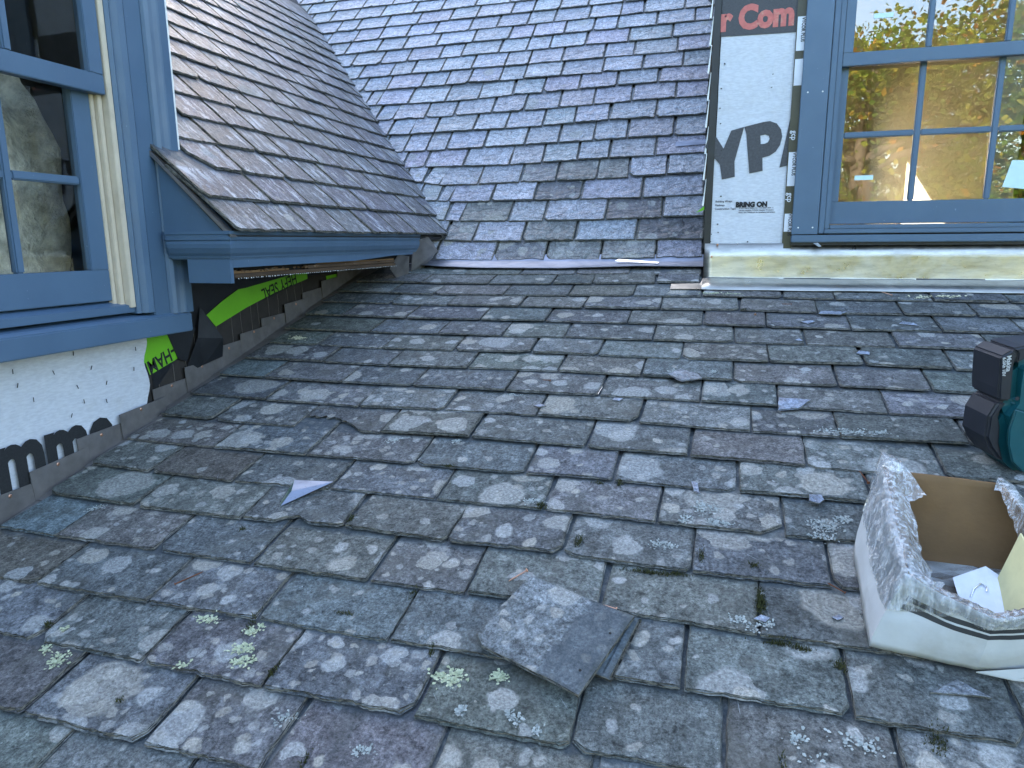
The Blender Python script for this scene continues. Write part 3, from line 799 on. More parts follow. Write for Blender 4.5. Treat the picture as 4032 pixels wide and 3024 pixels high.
# moulded backband: stepped profile running the height of the casing
prof = [(-0.055, 2.418), (0.0, 2.418), (0.012, 2.424), (0.020, 2.438), (0.012, 2.446), (0.004, 2.456), (0.008, 2.470), (0.016, 2.486), (0.018, 2.494), (0.018, 2.532), (-0.055, 2.532)]
m = MB(); m.prism([(XC + a, y, -0.286) for a, y in prof], (0, 0, 2.24)); m.build('backband', M['paint'], win)
m = MB(); m.prism([(XC - 0.055, 2.262, -0.27), (XC - 0.018, 2.262, -0.27), (XC - 0.006, 2.272, -0.27), (XC - 0.014, 2.284, -0.27), (XC + 0.004, 2.300, -0.27), (XC + 0.008, 2.325, -0.27), (XC + 0.002, 2.3325, -0.27), (XC - 0.055, 2.3325, -0.27)], (0, 0, 2.2)); m.build('stop_moulding', M['paint'], win)
bl('white_corner_board', (XC - 0.10, 2.534, 0.30), (XC + 0.006, 2.556, 1.95), 'whiteprime', win, 0.001)
bl('window_casing', (XC - 0.055, 0.93, -0.287), (XC, 1.17, 1.95), 'paint', D1)
bl('window_head', (XC - 0.055, 0.93, 1.9515), (XC + 0.02, 2.55, 2.25), 'paint', D1)
# cream jamb with its tracks
XS = XC - 0.035          # lower-sash... upper sash stands proud of the lower sash
bl('jamb', (XC - 0.090, 2.236, -0.245), (XC - 0.018, 2.2605, 1.95), 'cream', D1, 0.002)
bl('jamb', (XC - 0.085, 2.214, -0.245), (XC - 0.045, 2.2345, 0.60), 'cream', D1, 0.002)
bl('jamb', (XC - 0.085, 2.196, -0.245), (XC - 0.060, 2.2125, 0.60), 'cream', D1, 0.002)
def sash(name, parent, x, d, y0, y1, z0, z1, st, rb, rt, cols, rowsn, mw, axis='X', glass=0.006):
    """a sash with stiles, rails, muntins and panes; axis: the way it faces"""
    def bx(n, a0, a1, c0, c1, dd0, dd1, mt, par, bev=0.0025):
        if axis == 'X': return boxo(n, (x - dd1, a0, c0), (x - dd0, a1, c1), mt, par, bev)
        return boxo(n, (a0, x + dd0, c0), (a1, x + dd1, c1), mt, par, bev)
    mbx = MB()
    root = bx(name, y0, y1, z0, z0 + rb, 0.0, d, M['paint'], parent)
    bx('top_rail', y0 + st, y1 - st, z1 - rt, z1, 0.0008, d - 0.0008, M['paint'], root)
    bx('stile', y0, y0 + st, z0 + rb, z1, 0.0, d, M['paint'], root); bx('stile', y1 - st, y1, z0 + rb, z1, 0.0, d, M['paint'], root)
    gy0, gy1, gz0, gz1 = y0 + st, y1 - st, z0 + rb, z1 - rt
    for k in range(1, cols):
        c = gy0 + (gy1 - gy0) * k / cols
        bx('muntin', c - mw / 2, c + mw / 2, gz0, gz1, 0.004, d - 0.006, M['paint'], root, 0.005)
    for k in range(1, rowsn):
        c = gz0 + (gz1 - gz0) * k / rowsn
        for q in range(cols):
            a0 = gy0 + (gy1 - gy0) * q / cols + (mw / 2 if q else 0); a1 = gy0 + (gy1 - gy0) * (q + 1) / cols - (mw / 2 if q < cols - 1 else 0)
            bx('muntin', a0, a1, c - mw / 2, c + mw / 2, 0.0045, d - 0.0065, M['paint'], root, 0.005)
    for k in range(rowsn):
        for q in range(cols):
            a0 = gy0 + (gy1 - gy0) * q / cols; a1 = gy0 + (gy1 - gy0) * (q + 1) / cols
            c0 = gz0 + (gz1 - gz0) * k / rowsn; c1 = gz0 + (gz1 - gz0) * (k + 1) / rowsn
            tilt = random.Random(int(abs(a0 * 1000) + abs(c0 * 3000))).uniform(-0.0012, 0.0012)
            g = d * 0.55
            if axis == 'X': vs = [(x - g + tilt, a0, c0), (x - g - tilt, a1, c0), (x - g, a1, c1), (x - g, a0, c1)]
            else: vs = [(a0, x + g + tilt, c0), (a1, x + g - tilt, c0), (a1, x + g, c1), (a0, x + g, c1)]
            mesh_obj('pane', vs, [(0, 1, 2, 3)], M['glass_old' if axis == 'X' else 'glass'], root)
    return root
sash('upper_sash', D1, XC - 0.022, 0.040, 1.20, 2.232, 0.535, 1.90, 0.062, 0.068, 0.05, 3, 2, 0.030)
sash('lower_sash', D1, XC - 0.066, 0.040, 1.205, 2.205, -0.215, 0.585, 0.085, 0.118, 0.04, 3, 2, 0.030)
# sill: sloped sub-sill and front sill
m = MB(); m.prism([(XC - 0.11, 1.18, -0.215), (XC - 0.028, 1.18, -0.236), (XC - 0.028, 1.18, -0.265), (XC - 0.11, 1.18, -0.265)], (0, 1.10, 0)); sill = m.build('sub_sill', M['paint'], D1, 0.002)
m = MB(); m.prism([(XC - 0.12, 0.90, -0.268), (XC - 0.002, 0.90, -0.282), (XC + 0.021, 0.90, -0.292), (XC + 0.021, 0.90, -0.366), (XC - 0.12, 0.90, -0.366)], (0, 1.617, 0)); m.build('sill', M['paint'], D1, 0.004)
# side of the window box above the slates, and its roof
m = MB(); m.box((-3.6, 2.535, -0.2), (XC - 0.10, 2.55, 2.2)); m.box((-3.6, 0.95, 2.2), (XC - 0.06, 2.54, 2.25)); m.box((-3.6, 0.95, -0.3), (XC - 0.06, 0.99, 2.2)); m.build('window_box', M['felt'], D1)
# room behind the left window, loosely filled with pale insulation
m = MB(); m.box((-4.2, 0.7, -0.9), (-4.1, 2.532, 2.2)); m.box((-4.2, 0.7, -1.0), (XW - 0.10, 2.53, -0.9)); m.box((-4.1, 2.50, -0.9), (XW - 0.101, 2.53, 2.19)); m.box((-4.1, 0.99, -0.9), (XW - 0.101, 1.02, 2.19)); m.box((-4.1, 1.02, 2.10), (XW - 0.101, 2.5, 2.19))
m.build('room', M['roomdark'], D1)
vs, fs = [], []
for a in range(41):
    for b in range(31):
        y = 1.05 + 1.2 * a / 40; z = -0.85 + 1.9 * b / 30 
        x = -2.40 - 0.16 * (0.5 + 0.5 * mnoise.noise(V(y * 4, z * 3, 1))) - 0.05 * mnoise.noise(V(y * 15, z * 13, 5)) - (0.5 * max(0, z - 0.45 + 0.3 * mnoise.noise(V(y * 3, 1, 2))))
        vs.append((x, y, z))
for a in range(40):
    for b in range(30):
        i = a * 31 + b; fs.append((i, i + 1, i + 32, i + 31))
mesh_obj('insulation', vs, fs, M['curtain'], D1, smooth=True)

# cornice: return on the front, crown along the eave
def crown(n0):   # (out, z) profile, out measured from the fascia face
    return [(0.0, 0.046), (0.030, 0.046), (0.030, 0.034), (0.026, 0.032), (0.026, 0.012), (0.020, 0.008), (0.024, -0.004), (0.022, -0.020), (0.012, -0.040), (0.002, -0.052), (0.0, -0.0585), (-0.004, -0.0585), (-0.004, -0.064)]
XE = -1.872                      # fascia face of the eave
YR = 2.418                       # face of the return
cp = crown(0)
def sweep(name, stations, mat, parent):
    m = MB(); n = len(stations[0]); vs = [v for st in stations for v in st]; fs = []
    for k in range(len(stations) - 1):
        for i in range(n - 1): fs.append((k*n + i, k*n + i + 1, (k+1)*n + i + 1, (k+1)*n + i))
    fs.append(tuple(range(n))); fs.append(tuple((len(stations) - 1) * n + i for i in range(n - 1, -1, -1)))
    m.add(vs, fs); return m.build(name, mat, parent)
st1 = [(XE + a, YR - a, z) for a, z in cp] + [(XE - 0.03, YR + 0.03, -0.064), (XE - 0.03, YR + 0.03, 0.046)]
st2 = [(XE + a, 4.22, z) for a, z in cp] + [(XE - 0.03, 4.22, -0.064), (XE - 0.03, 4.22, 0.046)]
st0 = [(-2.150, YR - a, z) for a, z in cp] + [(-2.150, YR + 0.03, -0.064), (-2.150, YR + 0.03, 0.046)]
stm = [(-2.168, YR - a * 0.6, z * 0.93 + 0.002) for a, z in cp] + [(-2.168, YR + 0.03, -0.058), (-2.168, YR + 0.03, 0.046)]
cor = sweep('cornice', [st1, st2], M['paint'], D1)
sweep('cornice_return', [stm, st0, st1], M['paint'], cor)
bl('frieze_board', (-2.08, YR + 0.002, -0.159), (XE - 0.006, YR + 0.022, -0.0645), 'paint', cor, 0.001)
m = MB(); m.box((XE - 0.03, YR + 0.0225, -0.098), (XE - 0.006, 3.45, -0.0645)); m.build('fascia_board', M['paint'], cor, 0.001)
m = MB(); m.prism([(XE - 0.029, 3.4505, -0.0645), (XE - 0.029, 4.18, -0.0645), (XE - 0.029, 4.18, -0.078), (XE - 0.029, 3.9, -0.080), (XE - 0.029, 3.4505, -0.097)], (0.022, 0, 0)); m.build('fascia_board', M['paint'], cor, 0.001)
# triangular board under the rake
def zC(x): return EAVE.z + (EAVE.x - x) * math.tan(GA)
m = MB(); m.prism([(-2.176, YR + 0.001, 0.0465), (-1.865, YR + 0.001, 0.0465), (-1.865, YR + 0.001, zC(-1.865) - 0.001), (-2.176, YR + 0.001, zC(-2.176) - 0.006)], (0, 0.015, 0)); m.build('rake_board', M['paint'], cor)
# rake strip (dark drip edge) under the slates
m = MB(); m.prism([PC(2.392, -0.01, 0.0), PC(2.392, 0.50, 0.0), PC(2.392, 0.50, -0.013), PC(2.392, 0.0, -0.011)], (0, 0.03, 0)); m.build('drip_edge', M['lead_grey'], cor)
# exposed rotten framing where the soffit was pulled off
bl('rotten_board', (XE - 0.055, YR + 0.03, -0.141), (XE - 0.010, 3.93, -0.124), 'oldwood', cor, 0.003)
bl('rotten_board', (XE - 0.05, YR + 0.03, -0.123), (XE - 0.022, 2.85, -0.114), 'rawwood', cor, 0.002)
bl('rotten_board', (XE - 0.05, 3.0, -0.1225), (XE - 0.02, 3.94, -0.106), 'oldwood', cor, 0.003)
bl('rotten_board', (XE - 0.042, 3.1, -0.1055), (XE - 0.03, 3.95, -0.0985), 'rawwood', cor, 0.002)
bl('cavity_shade', (-2.29, 2.545, -0.120), (XE - 0.06, 4.15, -0.03), 'hollow_shade', cor, 0.0)  # solid block coloured near-black as the shade in the hollow cornice
bl('soffit', (-2.293, 2.543, -0.145), (XE - 0.0555, 4.0, -0.1205), 'hollow_shade', cor, 0.0)  # soffit coloured near-black in place of the shade beneath the eave
rr = random.Random(3)
for k in range(46):
    y = YR + 0.05 + 1.4 * rr.random() ** 1.6; rd = rr.uniform(0.003, 0.011)
    m = MB(); c = V(XE - 0.03 + rr.uniform(-0.012, 0.016), y, -0.118 + rd * 0.4)
    m.add([c + V(rr.uniform(-1, 1), rr.uniform(-1.4, 1.4), rr.uniform(-.7, .9)) * rd for _ in range(7)], [(0,1,2),(0,2,3),(0,3,4),(1,2,5),(2,3,6),(3,4,5),(4,5,6),(0,4,1),(1,5,4),(2,5,6),(3,6,4)])
    m.build('rubble', M['debris'], cor)
# peeled white paint along the bottom edge
m = MB()
for k in range(90):
    y = YR + 0.05 + k * 0.0165 + rr.uniform(-.004, .004); w = rr.uniform(0.003, 0.009); h = rr.uniform(0.002, 0.006)
    x = XE - 0.0095
    m.add([(x, y, -0.1405), (x, y + w, -0.1405), (x + .001, y + w * .7, -0.1405 - h), (x + .001, y + w * .2, -0.1405 - h * .7)], [(0, 1, 2, 3)])
o = m.build('peeling_paint', M['whiteprime'], cor); o['kind'] = 'stuff'
# lead end pieces where the cornice meets the main roof
m = MB(); m.prism([(-1.87, 4.20, 0.04), (-1.84, 4.34, 0.03), (-1.80, 4.40, -0.06), (-1.90, 4.36, -0.185), (-1.93, 4.26, -0.185), (-1.895, 4.205, -0.07)], (-0.004, 0.004, 0.001)); m.build('lead_cap', M['lead_grey'], cor)
m = MB(); m.prism([(-1.905, 4.02, -0.075), (-1.90, 4.17, -0.09), (-1.925, 4.20, -0.20), (-1.96, 4.10, -0.225), (-1.955, 4.00, -0.16)], (-0.003, 0.003, 0)); m.build('lead_cap', M['lead_grey'], cor)

# slates of the dormer roof
m = MB()
m.prism([PC(2.41, 0.0, -0.004), PC(4.68, 0.0, -0.004), PC(4.68 + 0.713 * 3.6, 3.6, -0.004), PC(2.57, 3.6, -0.004), PC(2.57, 0.46, -0.004), PC(2.41, 0.46, -0.004)], -nC * 0.02)
roofC = m.build('dormer_roof', M['deck'], D1)
DORT = [(0.068, 0.076, 0.097), (0.078, 0.086, 0.106), (0.060, 0.070, 0.094), (0.080, 0.083, 0.100), (0.072, 0.085, 0.103)]
rng = random.Random(31)
EC = 0.188
CJ = {0: [2.392, 2.70, 2.95, 3.25, 3.52, 3.83, 4.10, 4.40], 1: [2.392, 2.83, 3.14, 3.42, 3.75, 4.12, 4.38], 3: [2.56, 2.85, 3.14, 3.40, 3.70, 3.95, 4.25]}
for i in range(17):
    s = i * EC - 0.012
    y_end = 4.665 + 0.713 * s + 0.16
    if i in CJ: js = list(CJ[i])
    else:
        js = [2.392 if i < 2 else 2.56]; js.append(js[0] + rng.uniform(0.14, 0.30))
    while js[-1] < y_end: js.append(js[-1] + rng.uniform(0.22, 0.34))
    for j in range(len(js) - 1):
        # valley cut: keep the near side of the line y = 4.675 + 0.713 s
        nrm = V(-1, 0.713).normalized()
        colr = vary(rng.choice(DORT), rng, 0.14)
        nearv = max(0, 1 - (4.675 + 0.713 * s - js[j + 1]) / 0.5)
        lay_slate(FC, (js[j], s), (js[j + 1], s), roofC, [M['slate_dormer'], M['edge_low']], colr, rng.choice((0.1, 0.2, 0.4)) + 0.5 * nearv, rng, L=0.40, e=EC, t=rng.uniform(0.008, 0.013), tmax=0.0125,
                  rough=0.0050, bev=0.011, nb=24, gap=rng.uniform(0.003, 0.008), clip=((4.690, 0.0), nrm), corner=0.4, lift=rng.uniform(0, 0.003), chips=({'cutL': (0.09, 0.10)} if (i == 2 and j == 0) else {}))

# ------------------------------------------------------------------ right dormer
D2 = empty('window_dormer', (1.2, 4.24, -0.23))
tag(D2, 'wrapped dormer front with blue double-hung window and lead apron', 'dormer')
YW = 4.24
def br(name, a, b, mat='paint', parent=None, bev=0.003):
    return boxo(name, a, b, M[mat], parent or D2, bev)
m = MB()
m.box((-0.113, YW, -0.30), (0.53, YW + 0.14, 2.30)); m.box((0.53, YW, -0.30), (2.35, YW + 0.14, 0.05)); m.box((2.35, YW, -0.30), (2.92, YW + 0.14, 2.30)); m.box((0.53, YW, 1.95), (2.35, YW + 0.14, 2.30))
m.box((-0.113, YW + 0.14, -0.30), (-0.02, 6.95, 2.30)); m.box((2.85, YW + 0.14, -0.30), (2.92, 6.95, 2.30))
m.box((-0.2, YW - 0.15, 2.30), (3.0, 6.95, 2.36))
wallR = m.build('wall', M['felt'], D2)
# house wrap with print
nx, nz = 14, 40; vs, fs = [], []
for a in range(nx + 1):
    for b in range(nz + 1):
        z = -0.05 + 2.3 * b / nz
        xl = -0.074 - 0.018 * max(0, 1 - (z + 0.05) / 0.62) + 0.0035 * mnoise.noise(V(1, 2, z * 9))
        x = xl + (0.335 - xl) * a / nx
        vs.append((x, YW - 0.003 - 0.004 * (0.5 + 0.5 * mnoise.noise(V(x * 6, z * 5, 2))), z))
for a in range(nx):
    for b in range(nz):
        i = a * (nz + 1) + b; fs.append((i, i + nz + 1, i + nz + 2, i + 1))
wrapR = mesh_obj('house_wrap', vs, fs, M['wrap'], D2, smooth=True)
br('black_edge_strip', (-0.116, YW - 0.012, -0.05), (-0.079, YW - 0.0085, 2.29), 'membrane', wallR, 0.0)
YP = YW - 0.0085
def frm(x, z, y=YP, rot=0): return frame(V(x, y, z), V(1, 0, 0), V(0, 0, 1), V(0, -1, 0)) @ Matrix.Rotation(R(rot), 4, 'Z')
# dark printed band with red words
mesh_obj('printed_band', [(-0.076, YP + .0005, 1.061), (0.333, YP + .0005, 1.053), (0.333, YP + .0005, 1.45), (-0.076, YP + .0005, 1.45)], [(0, 1, 2, 3)], M['ink_grey'], wrapR)
text_obj('r Com', 0.158, M['ink_red'], wrapR, frm(-0.080, 1.092, YP - .0005, 0.5), 0.0085, 0.86)
# big slanted letters
def arc(cx, cz, rx, rz, a0, a1, n=10): return [(cx + rx * math.cos(R(a0 + (a1 - a0) * k / n)), cz + rz * math.sin(R(a0 + (a1 - a0) * k / n))) for k in range(n + 1)]
Y_ = [(-0.105, 0.592), (-0.07, 0.545), (-0.033, 0.489), (0.003, 0.581), (0.0690, 0.597), (0.028, 0.453 - 0.035), (0.034, 0.338), (-0.034, 0.325), (-0.048, 0.405), (-0.13, 0.50)]
P_ = [(0.069, 0.597), (0.165, 0.617)] + [(0.200, 0.620), (0.235, 0.606), (0.258, 0.575), (0.266, 0.538), (0.258, 0.495), (0.238, 0.462), (0.208, 0.442), (0.172, 0.433), (0.177, 0.365), (0.109, 0.353), (0.082, 0.560)]
Ph = [(0.155, 0.548), (0.180, 0.553), (0.198, 0.545), (0.203, 0.530), (0.196, 0.513), (0.180, 0.505), (0.159, 0.504)]
A_ = [(0.262, 0.379), (0.300, 0.625), (0.312, 0.642), (0.420, 0.670), (0.470, 0.43), (0.40, 0.41), (0.39, 0.46), (0.335, 0.45), (0.33, 0.395)]
poly_obj('lettering', [Y_], M['ink_grey'], wrapR, frm(0, 0)); poly_obj('lettering', [P_, Ph], M['ink_grey'], wrapR, frm(0, 0)); poly_obj('lettering', [A_], M['ink_grey'], wrapR, frm(0, 0))
text_obj('BRING ON', 0.036, M['black_ink'], wrapR, frm(0.047, 0.176), 0.0026, 0.95)
for k, (tx, x, z, sz) in enumerate((('Building Wraps', -0.062, 0.203, 0.0145), ('Flashings', -0.063, 0.183, 0.0145), ('Construction Tape', -0.0635, 0.163, 0.0145), ('\u00a9 2017, Berry Global, Inc. - ICC #ESR-1404 - C', 0.066, 0.166, 0.0092), ('Use the complete TYPAR\u00ae Weather Protection', 0.065, 0.1545, 0.0092), ('Please visit TYPAR.com for installation instructions', 0.064, 0.143, 0.0092))):
    text_obj(tx, sz, M['black_ink'], wrapR, frm(x, z), 0.0002, 1.0)
rr = random.Random(4)
for x, z in ((-0.062, 0.70), (-0.055, 0.62), (-0.045, 0.48), (-0.035, 0.235), (-0.085, 0.185), (-0.045, 0.085), (-0.04, 0.04), (-0.048, 0.925), (0.20, 0.855), (0.198, 0.79), (-0.06, 0.80), (-0.075, 0.03), (0.12, -0.012), (-0.08, -0.012)):
    m = MB(); k = 5; a0 = rr.uniform(0, 6); m.prism([V(x + math.cos(a0 + q * 6.28 / k) * rr.uniform(.002, .0075), YP - .0002, z + math.sin(a0 + q * 6.28 / k) * rr.uniform(.002, .006)) for q in range(k)], (0, -0.0012, 0)); m.build('tear', M['black_ink'], wrapR)
# sealing tape strip beside the casing
tp = br('sealing_tape', (0.300, YW - 0.0145, -0.05), (0.350, YW - 0.0125, 2.2), 'olive_tape', D2, 0.0)
for z0, z1 in ((0.06, 0.155), (0.30, 0.475), (0.50 + 0.31, 0.94), (0.98, 1.145), (1.3, 1.45)):
    xo = 0.004
    br('printed_label', (0.3045 - xo * 0, YW - 0.0165, z0 - 0.02), (0.345, YW - 0.0148, z1 - 0.02), 'white_tape', tp, 0.0)
for z in (0.245, 0.565): text_obj('gcp', 0.040, M['white_tape'], tp, frm(0.312, z, YW - 0.0152, -90), 0.0006, 0.9)
for z, tx in ((0.135, 'VYCOR PLUS'), (0.452, 'VYCOR PLUS'), (1.12, 'VYCOR PLUS')): text_obj(tx, 0.024, M['black_ink'], tp, frm(0.326, z, YW - 0.0170, -90), 0.0007, 0.85)
# casing, frame, sill, sashes
cas = br('window_casing', (0.343, YW - 0.042, 0.0245), (0.474, YW - 0.016, 1.95), 'paint', D2, 0.002)
br('window_casing', (2.41, YW - 0.042, 0.0245), (2.54, YW - 0.016, 1.95), 'paint', D2, 0.002)
for x in (0.375, 0.447):
    for z in (0.06, 0.748, 1.40):
        m = MB(); m.tube([(x, YW - 0.0425, z), (x, YW - 0.0440, z)], [0.0042, 0.0036], 10); m.build('screw_head', M['screw'], cas)
fr = br('window_frame', (0.4775, YW - 0.040, 0.028), (0.505, YW + 0.06, 1.95), 'paint', D2, 0.003)
br('frame_bead', (0.5055, YW - 0.028, 0.052), (0.532, YW + 0.06, 1.95), 'paint', fr, 0.003)
br('window_frame', (2.352, YW - 0.040, 0.028), (2.4095, YW + 0.06, 1.95), 'paint', D2, 0.003)
sl = br('sill', (0.343, YW - 0.050, -0.018), (2.54, YW - 0.012, 0.0205), 'paint', D2, 0.004)
br('sill_step', (0.5055, YW - 0.044, 0.028), (2.351, YW + 0.02, 0.0505), 'paint', sl, 0.003)
br('sill_step', (0.5325, YW - 0.030, 0.0515), (2.351, YW + 0.06, 0.0735), 'paint', sl, 0.003)
br('window_head', (0.343, YW - 0.045, 1.951), (2.54, YW + 0.06, 2.10), 'paint', D2, 0.003)
us = sash('upper_sash', D2, YW - 0.018, 0.036, 0.534, 2.350, 0.868, 1.92, 0.046, 0.064, 0.05, 5, 3, 0.027, 'Y')
ls = sash('lower_sash', D2, YW + 0.022, 0.036, 0.5325, 2.3515, 0.078, 0.925, 0.040, 0.116, 0.05, 5, 2, 0.030, 'Y')
br('dark_gasket', (0.345, YW - 0.035, -0.034), (2.54, YW - 0.0155, -0.0185), 'membrane', D2, 0.0)
for a in (((0.665, 1.088), (0.755, 1.112)),):
    br('sticker', (a[0][0], YW - 0.0015, a[0][1]), (a[1][0], YW + 0.0005, a[1][1]), 'sticker', us, 0)
br('sticker', (0.645, YW + 0.0385, 0.305), (0.735, YW + 0.0405, 0.329), 'sticker', ls, 0)
m = MB(); m.prism([(1.335, YW + 0.0385, 0.252), (1.475, YW + 0.0385, 0.235), (1.50, YW + 0.0385, 0.375), (1.365, YW + 0.0385, 0.382)], (0, 0.002, 0)); m.build('sticker', M['sticker'], ls)
# lead apron: upright sheet and the flap on the slates
nx = 60; vs, fs = [], []
prof = [(-0.022, -0.010), (-0.10, -0.012), (-0.205, -0.013), (-0.222, -0.016), (-0.231, -0.024)]
for a in range(nx + 1):
    x = -0.108 + 2.9 * a / nx
    for z, y in prof:
        vs.append((x, YW + y - 0.0035 * mnoise.noise(V(x * 5, z * 9, 4)), z + (0.003 * mnoise.noise(V(x * 8, 0, 1)) if z > -0.05 else 0)))
    for s, hh in ((3.905, 0.040), (3.82, 0.040), (3.728, 0.038)):
        vs.append(tuple(PA(x, s + 0.004 * mnoise.noise(V(x * 3, 7, 1)), hh + 0.0022 * mnoise.noise(V(x * 6, s * 6, 1)))))
nr = 8
for a in range(nx):
    for b in range(nr - 1):
        i = a * nr + b; fs.append((i, i + nr, i + nr + 1, i + 1))
apr = mesh_obj('lead_apron', vs, fs, M['lead'], D2, smooth=True)
sm = apr.modifiers.new('thickness', 'SOLIDIFY'); sm.thickness = 0.0025; sm.offset = -1
m = MB(); m.prism([PA(-0.272, 3.733, 0.036), PA(-0.1085, 3.729, 0.039), PA(-0.1085, 3.90, 0.039), PA(-0.118, 3.83, 0.036), PA(-0.272, 3.815, 0.036)], nA * 0.0025); m.build('apron_tail', M['lead'], apr)
for x, z in ((-0.04, -0.028), (-0.068, -0.095)):
    m = MB(); m.tube([(x, YW - 0.014, z), (x, YW - 0.018, z), (x, YW - 0.021, z)], [0.0065, 0.006, 0.003], 9); m.build('copper_nail_head', M['copper'], apr)
# torn strip and pins in the dark gap below the sill
m = MB(); m.prism([(0.455, YW - 0.052, -0.022), (0.478, YW - 0.052, -0.020), (0.498, YW - 0.054, -0.040), (0.482, YW - 0.054, -0.042)], (0, -0.001, 0)); m.build('tape_scrap', M['lead_blue'], D2)
# saw-tooth edges of the lead soakers up the side of the dormer
for k in range(12):
    z = 0.20 + k * 0.139
    y = BASE.y + (z - BASE.z) / math.tan(BE)
    x = -0.126 - 0.003 * (k % 2)
    m = MB(); m.prism([(x - 0.008, YW - 0.006, z - 0.012), (x + 0.002, YW - 0.006, z - 0.014), (x + 0.010, YW - 0.006, z + 0.128), (x + 0.0065, YW - 0.006, z + 0.132), (x + 0.000, YW - 0.006, z + 0.06)], (0, 0.012, 0))
    m.build('soaker_edge', M['whiteprime'], D2)
    m = MB(); m.prism([(x + 0.0035, YW - 0.004, z - 0.010), (x + 0.009, YW - 0.004, z - 0.010), (x + 0.011, YW - 0.004, z + 0.05), (x + 0.0095, YW - 0.004, z + 0.10)], (0, 0.008, 0)); m.build('wood_edge', M['oldwood'], D2)
m = MB(); m.prism([(-0.165, YW - 0.002, 0.150), (-0.122, YW - 0.002, 0.185), (-0.120, YW - 0.002, 0.165), (-0.135, YW + 0.002, 0.158)], (0, 0.002, 0)); m.build('green_tape_scrap', M['green'], D2)
# dark bracket at the top of the frame beside the soakers
m = MB(); m.prism([(-0.19, YW + 0.02, 1.30), (-0.125, YW + 0.02, 1.235), (-0.125, YW + 0.02, 1.40), (-0.21, YW + 0.02, 1.40)], (0, 0.02, 0)); m.build('membrane_scrap', M['membrane'], D2)
# sunlit room behind the right window
m = MB()
ry2 = ry - 0.16
m.box((-0.02, YW + 0.141, -0.95), (0.0, ry2, 2.28)); m.box((2.83, YW + 0.141, -0.95), (2.85, ry2, 2.28)); m.box((0.0, YW + 0.141, 2.2), (2.83, ry2, 2.28))
m.box((0.78, ry2 - 0.02, -0.95), (2.83, ry2, 2.2)); m.box((0.0, ry2 - 0.02, -0.95), (0.25, ry2, 2.2)); m.box((0.25, ry2 - 0.02, -0.95), (0.78, ry2, 0.0)); m.box((0.25, ry2 - 0.02, 1.66), (0.78, ry2, 2.2))  # end wall; its opening sits out of view, sized for the sun patch
m.box((1.62, 5.30, -0.95), (1.70, ry2 - 0.021, 2.2))
rm = m.build('room', M['roomwall'], D2)
br('room_floor', (0.0, YW + 0.141, -1.0), (2.83, ry2, -0.951), 'floorwood', rm, 0)
br('door_trim', (1.585, 5.28, -0.95), (1.715, 5.299, 2.19), 'whiteprime', rm, 0.004)

# ------------------------------------------------------------------ lichen tufts and moss on the lower roof
def surfA(s, x=None):
    """height of the stone surface above the deck at (x, s)"""
    z = 0.0
    for x0, x1, sb, z0, t, L in SLREC:
        if sb - 0.004 <= s <= sb + L - 0.02 and (x is None and z == 0.0 or x is not None and x0 <= x <= x1):
            z = max(z, z0 * (1 - (s - sb) / L) + t)
    return z + 0.0008
def lichen_mat(name, a, b):
    t = NT(name)
    g = t.n('ShaderNodeNewGeometry')
    c = t.mix(g.outputs['Random Per Island'], a, b)
    t.bsdf(c, 0.85, 0.2); return t.m
M['lich_green'] = lichen_mat('green_grey_lichen', (0.30, 0.33, 0.21), (0.50, 0.52, 0.36))
M['lich_grey'] = lichen_mat('blue_grey_lichen', (0.24, 0.26, 0.25), (0.40, 0.42, 0.40))
M['lich_yellow'] = lichen_mat('cream_lichen', (0.50, 0.48, 0.32), (0.66, 0.62, 0.44))
M['moss'] = lichen_mat('dark_moss', (0.020, 0.024, 0.009), (0.060, 0.060, 0.020))
rng = random.Random(77)
def lichen_patch(m, x, s, rx, rs, n, lobe):
    sub = [(rng.gauss(0, .45), rng.gauss(0, .45)) for _ in range(max(2, n // 22))]
    for k in range(n):
        q = rng.choice(sub)
        a = rng.uniform(0, 6.283); d = abs(rng.gauss(0, 0.42))
        px = x + rx * (q[0] + d * math.cos(a)); ps = s + rs * (q[1] + d * math.sin(a))
        L = lobe * rng.uniform(0.5, 1.5); w = L * rng.uniform(0.25, 0.5)
        a2 = a + rng.uniform(-0.8, 0.8)
        z = surfA(ps, px) + 0.0005; dx, ds = math.cos(a2), math.sin(a2)
        lift = rng.uniform(0.0006, 0.0035)
        m.add([PA(px - ds*w*.4, ps + dx*w*.4, z), PA(px + ds*w*.4, ps - dx*w*.4, z), PA(px + dx*L*.6 + ds*w, ps + ds*L*.6 - dx*w, z + lift), PA(px + dx*L, ps + ds*L, z + lift * .6), PA(px + dx*L*.6 - ds*w, ps + ds*L*.6 + dx*w, z + lift)], [(0, 1, 2, 3, 4)])
mg, my, mw = MB(), MB(), MB()
for x, s, rx, rs, n in ((-0.557, 1.052, .030, .024, 150), (-0.445, 1.078, .026, .014, 70), (-1.090, 1.033, .040, .020, 90), (-1.066, .985, .026, .016, 70), (-1.108, 1.092, .026, .022, 70), (-1.25, 1.10, .03, .015, 60), (-1.565, .902, .030, .024, 80), (-1.62, .92, .02, .015, 40), (-1.22, .955, .012, .012, 20), (-0.02, 3.662, .07, .022, 80), (-1.62, 0.99, .012, .008, 18), (0.43, 3.63, .0, .0, 0)):
    if n: lichen_patch(mg, x, s, rx, rs, n, 0.0075)
lichen_patch(my, -2.068, 2.911, .05, .022, 90, 0.009)
lichen_patch(my, 1.05, 3.66, .12, .018, 90, 0.010)
